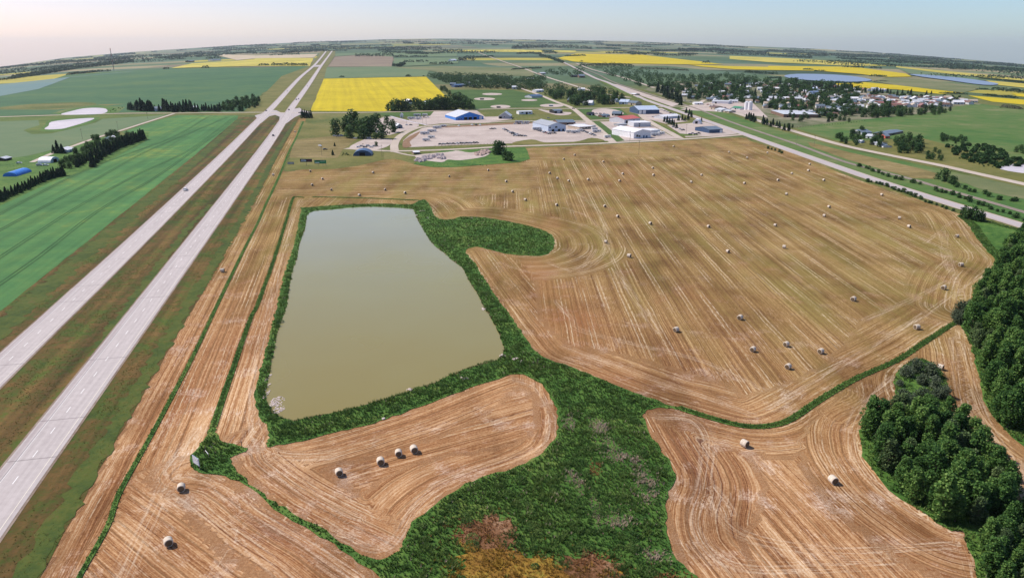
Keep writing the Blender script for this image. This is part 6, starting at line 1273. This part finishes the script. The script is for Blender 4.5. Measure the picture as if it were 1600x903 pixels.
# ---- far woods, each read as one mass; leaf clumps sized to their distance
M_far = leaf_mat('distant_foliage', (.016,.045,.022), (.032,.075,.035), (.065,.115,.05), .1)
M_far2 = leaf_mat('distant_grey_foliage', (.06,.07,.045), (.10,.11,.07), (.16,.16,.10), .1)
def belt(P, wpx, hpx, label, mat=None, dens=1.0):
    C_, S_ = [], []
    for (x0, y0), (x1, y1) in zip(P[:-1], P[1:]):
        a, b = np.array(G(x0, y0)), np.array(G(x1, y1)); k = mpp((x0+x1)/2, (y0+y1)/2); hm = hpx*k; L = np.linalg.norm(b-a); s = max(1.2, k*1.5); dp = max(wpx*k, 14.0)
        t_ = (b-a)/(L+1e-9); n_ = np.array([t_[1], -t_[0]]); n = int(min(6000, dens*(L*dp/(s*s)*1.2+L*hm/(s*s)*1.6)))+4
        u = nr.rand(n)*L; v = nr.rand(n)-.5; prof = (.55+.45*vnoise(u, np.full(n, y0*3), dp*.9+4, 3))*np.sqrt(np.clip(1-(2*v)**2, .1, 1)); ends = np.clip(np.minimum(u, L-u)/(dp*.5)+.4, 0, 1)
        z = hm*prof*ends*nr.rand(n)**.4; c = a+np.outer(u, t_)+np.outer(v*dp, n_)
        C_.append(np.stack([c[:, 0], c[:, 1], terrain(c[:, 0], c[:, 1])+z], 1)); S_.append(np.full(n, s))
    c = np.vstack(C_); o = obj('tree_belt', leaf_mesh('tree_belt', c, np.concatenate(S_), mat or M_far, .5)); return tag(o, label, 'woodland', kind='stuff')
belt([(20,122),(100,108),(200,97.5)], 3, 4.5, 'long blue wooded rise below the left horizon'); belt([(12,125),(60,118),(120,108),(180,101),(208,97)], 3, 5, 'dense dark wood along the left ridge')
belt([(106,118),(124,116)], 4, 5, 'left clump of the tree row before the radio mast'); belt([(127,116),(150,113),(174,112)], 3, 4, 'tree row left of the radio mast'); belt([(0,126),(10,125)], 3, 4.5, 'small dark clump at the left edge'); belt([(168,95),(192,93)], 2, 3, 'blue clump beside the mast top'); belt([(117,102),(143,99)], 2, 2.5, 'thin blue wood left of the mast')
belt([(222,95),(236,94)], 2, 2.6, 'small clump right of the mast'); belt([(258,94.5),(290,92.5)], 3, 4.5, 'blue wood between mast and pale yellow field'); belt([(322,93),(346,91.5)], 3, 4, 'blue wood above the pale yellow field'); belt([(255,109),(264,108.5)], 3, 4, 'small dark clump on the green field edge'); belt([(315,107.5),(327,107)], 4, 5, 'round dark clump at the pale yellow field')
belt([(353,86),(400,83)], 2, 3, 'long thin wood near the centre left horizon'); belt([(298,84.6),(315,82)], 1.5, 2.4, 'thin wood below the horizon left'); belt([(405,103),(420,103)], 3, 4, 'left clump on the field before the highway'); belt([(425,103),(481,103.4)], 4, 5.5, 'dark row of trees before the highway'); belt([(421,87.5),(468,86)], 2.4, 3.6, 'blue wood above the tan strip')
belt([(440,84),(512,79.5)], 2, 3, 'long blue wood left of the vanishing highway'); belt([(555,89.5),(615,88.5)], 4, 7, 'blue wood beyond the brown fallow'); belt([(615,90),(637,90)], 3, 4.5, 'blue clump beyond the brown fallow right'); belt([(640,90),(668,89.6)], 3, 4, 'second blue clump beyond the fallow'); belt([(614,104),(622,105),(632,101)], 4, 6, 'rounded dark clump at the fallow corner')
belt([(631,98),(647,98)], 3, 5, 'first of the blue clumps north of the canola'); belt([(650,98),(662,98)], 3.4, 5.4, 'second of the blue clumps north of the canola'); belt([(665,97),(669,97)], 3, 4, 'smallest blue clump north of the canola'); belt([(671,101),(683,101)], 3.4, 5, 'greenish clump north of the canola'); belt([(686,101),(708,101)], 3.4, 5.6, 'long blue clump beside the white farm house')
belt([(716,96),(742,95)], 5, 9, 'big blue grove of the far farmstead'); belt([(742,91),(770,89)], 2, 3, 'thin row right of the far farmstead'); belt([(530,121.6),(538,121.4)], 3, 3.4, 'small dark clump on the canola back edge'); belt([(634,120.6),(642,120.4)], 3.4, 4.6, 'dark clump on the canola top edge'); belt([(660,120),(664,120)], 2, 2.4, 'tiny clump at the canola top right')
belt([(500,78),(580,77),(690,77)], 3, 4.5, 'long blue forest band across the centre'); belt([(590,80.6),(668,79)], 3, 4.5, 'dark blue wood in the centre band'); belt([(676,81),(722,80.4)], 2.4, 4, 'dark blue wood right of centre'); belt([(660,70),(760,69.6)], 2, 3, 'blue forest on the centre horizon slope')
belt([(800,77),(850,75),(925,77.5)], 4, 6, 'dense blue forest left of the big far canola'); belt([(808,85),(830,84),(845,86)], 2, 3.4, 'dark clump left of the big far canola'); belt([(843,88),(860,92),(880,99)], 3, 4.5, 'tree line slanting along the railway far away'); belt([(882,89),(915,88)], 2, 3, 'tree line on the far canola edge'); belt([(985,86.4),(1010,86.4)], 3, 4.4, 'dark clump at the top of the big far canola')
belt([(905,104),(950,103),(990,105)], 4, 5, 'dark wood along the lower edge of the far canola'); belt([(1058,81),(1120,80),(1200,86)], 4, 6, 'blue forest above the right town'); belt([(1120,85),(1200,88),(1268,92)], 3, 4.5, 'blue forest band behind the pale canola'); belt([(1200,80),(1290,88)], 2.4, 3.6, 'blue woodland on the right slope'); belt([(1290,97),(1400,104)], 3, 4, 'dark forest band above the lakes')
belt([(1255,110),(1270,110)], 2.6, 3.4, 'small clump on the yellow field above the lake'); belt([(1272,111.6),(1290,112)], 2, 2.6, 'thin clump by the left lake'); belt([(1360,119.6),(1386,121)], 3, 4, 'dark wood at the right end of the left lake'); belt([(1359,107),(1377,108)], 2.6, 3.6, 'clump above the second yellow field'); belt([(1316,106),(1349,107)], 2.6, 4, 'farmstead trees above the left lake')
belt([(1164,114),(1190,116),(1215,117)], 6, 5, 'brown green wood left of the lake'); belt([(1200,123),(1220,122)], 3, 2.6, 'low wood at the lake foot'); belt([(1251,131),(1290,131)], 4, 5.4, 'dark wood below the left lake'); belt([(1293,131),(1348,132)], 4, 5, 'long dark wood below the lake'); belt([(1365,128),(1388,128)], 2, 1.8, 'reed fringe right of the lake', M_far2)
belt([(1530,124),(1600,131),(1700,142)], 4, 4, 'dark wood beyond the right lake'); belt([(1525,140.5),(1545,141)], 3, 3, 'low dark clump below the right lake'); belt([(1548,142),(1575,143.5),(1640,150)], 5, 7, 'dark farm grove at the right edge'); belt([(1536,149),(1587,154)], 3, 3.6, 'row of trees crossing the right canola'); belt([(1563,168.5),(1595,171)], 5, 6, 'brown hedge block in the right pasture', M_far2)
belt([(1467,146),(1512,148)], 3, 3, 'bushes by the end of the windbreak'); belt([(1550,108),(1600,113),(1680,124)], 5, 6, 'blue forest at the right horizon edge'); belt([(1400,97),(1500,104)], 3, 3.6, 'blue woodland band on the right slope above fields'); belt([(800,110),(845,107)], 2, 3, 'thin dark tree line left of the railway woods'); belt([(1000,108),(1075,111)], 3, 3.6, 'scrub edge below the far canola', M_far2)
belt([(1018,81.5),(1060,80)], 2, 3, 'blue wood on the slope above the far canola'); belt([(1098,99),(1108,99.6)], 4, 5, 'lone farmstead trees inside the far canola')
r = np.random.RandomState(77); C_, S_ = [], []
for i in range(270):
    px = r.uniform(-80, 1680); hy = np.interp(px, [p[0] for p in HOR], [p[1] for p in HOR]); dy = 1.5+24*r.rand()**1.8
    if px < 520 and dy > 16: continue
    if dy > 18 and r.rand() < .5: continue
    x, y = G(px, hy+dy); k = math.hypot(x, y)*.00091; L = r.uniform(120, 900); a = HWY+(math.pi/2 if r.rand() < .75 else 0)+r.normal()*.1; hm = r.uniform(9, 15); s = max(3, k*1.6); W0 = r.uniform(20, 130); n = int(min(260, L*hm/(s*s)*1.5+L*W0/(s*s)))+5
    u = (r.rand(n)-.5)*L; v = (r.rand(n)-.5)*W0; X_ = x+u*math.sin(a)+v*math.cos(a); Y_ = y+u*math.cos(a)-v*math.sin(a)
    C_.append(np.stack([X_, Y_, terrain(X_, Y_)+hm*r.rand(n)**.5], 1)); S_.append(np.full(n, s))
tag(obj('distant_woods', leaf_mesh('distant_woods', np.vstack(C_), np.concatenate(S_), M_far, .5)), 'countless small blue woods scattered over the farmland to the horizon', 'woodland', kind='stuff')
for p_ in BRO+GAR+FARM+SPR+BUS+WIL+POP+[BALE]+list(VP.values())+[h[0] for h in HP]:
    if p_.location.z < -300:
        for c_ in KIDS.get(p_.name, []): bpy.data.objects.remove(c_)
        bpy.data.objects.remove(p_)
# ---- tell look-alikes apart by their order in the picture
same = {}
for o in C.objects:
    if o.parent is None and o.get('label') and o.get('group'): same.setdefault(o['label'], []).append(o)
for lab, os_ in same.items():
    if 1 < len(os_) <= 38 and len(lab.split()) <= 13:
        os_.sort(key=lambda o: pix(o.location.x, o.location.y, o.location.z)[0])
        for i, o in enumerate(os_): o['label'] = f'{lab}, {nth(i)} from left'
# ---- haze: the summer air that fades the far farmland
bm = bmesh.new(); zs = [float(terrain(q*math.sin(a), q*math.cos(a))) for q in (2000, 6000, 12000, 20000, 23000) for a in np.linspace(-3.14, 3.14, 200)]
b = NB('summer_haze'); vol = b.n('VolumePrincipled'); vol.inputs['Color'].default_value = (.80, .92, 1.0, 1); vol.inputs['Density'].default_value = HAZE_D; vol.inputs['Anisotropy'].default_value = .2
b.t.links.new(vol.outputs[0], b.t.nodes['Material Output'].inputs['Volume']); b.t.nodes.remove(b.b)
box(bm, -26000, 26000, -26000, 26000, min(zs)-1, max(max(zs), 100)+60); bmesh.ops.recalc_face_normals(bm, faces=bm.faces[:])
hzo = obj('haze', bm, None, b.m); hzo['kind'] = 'stuff'; hzo['label'] = 'thin bluish summer haze over the far farmland'
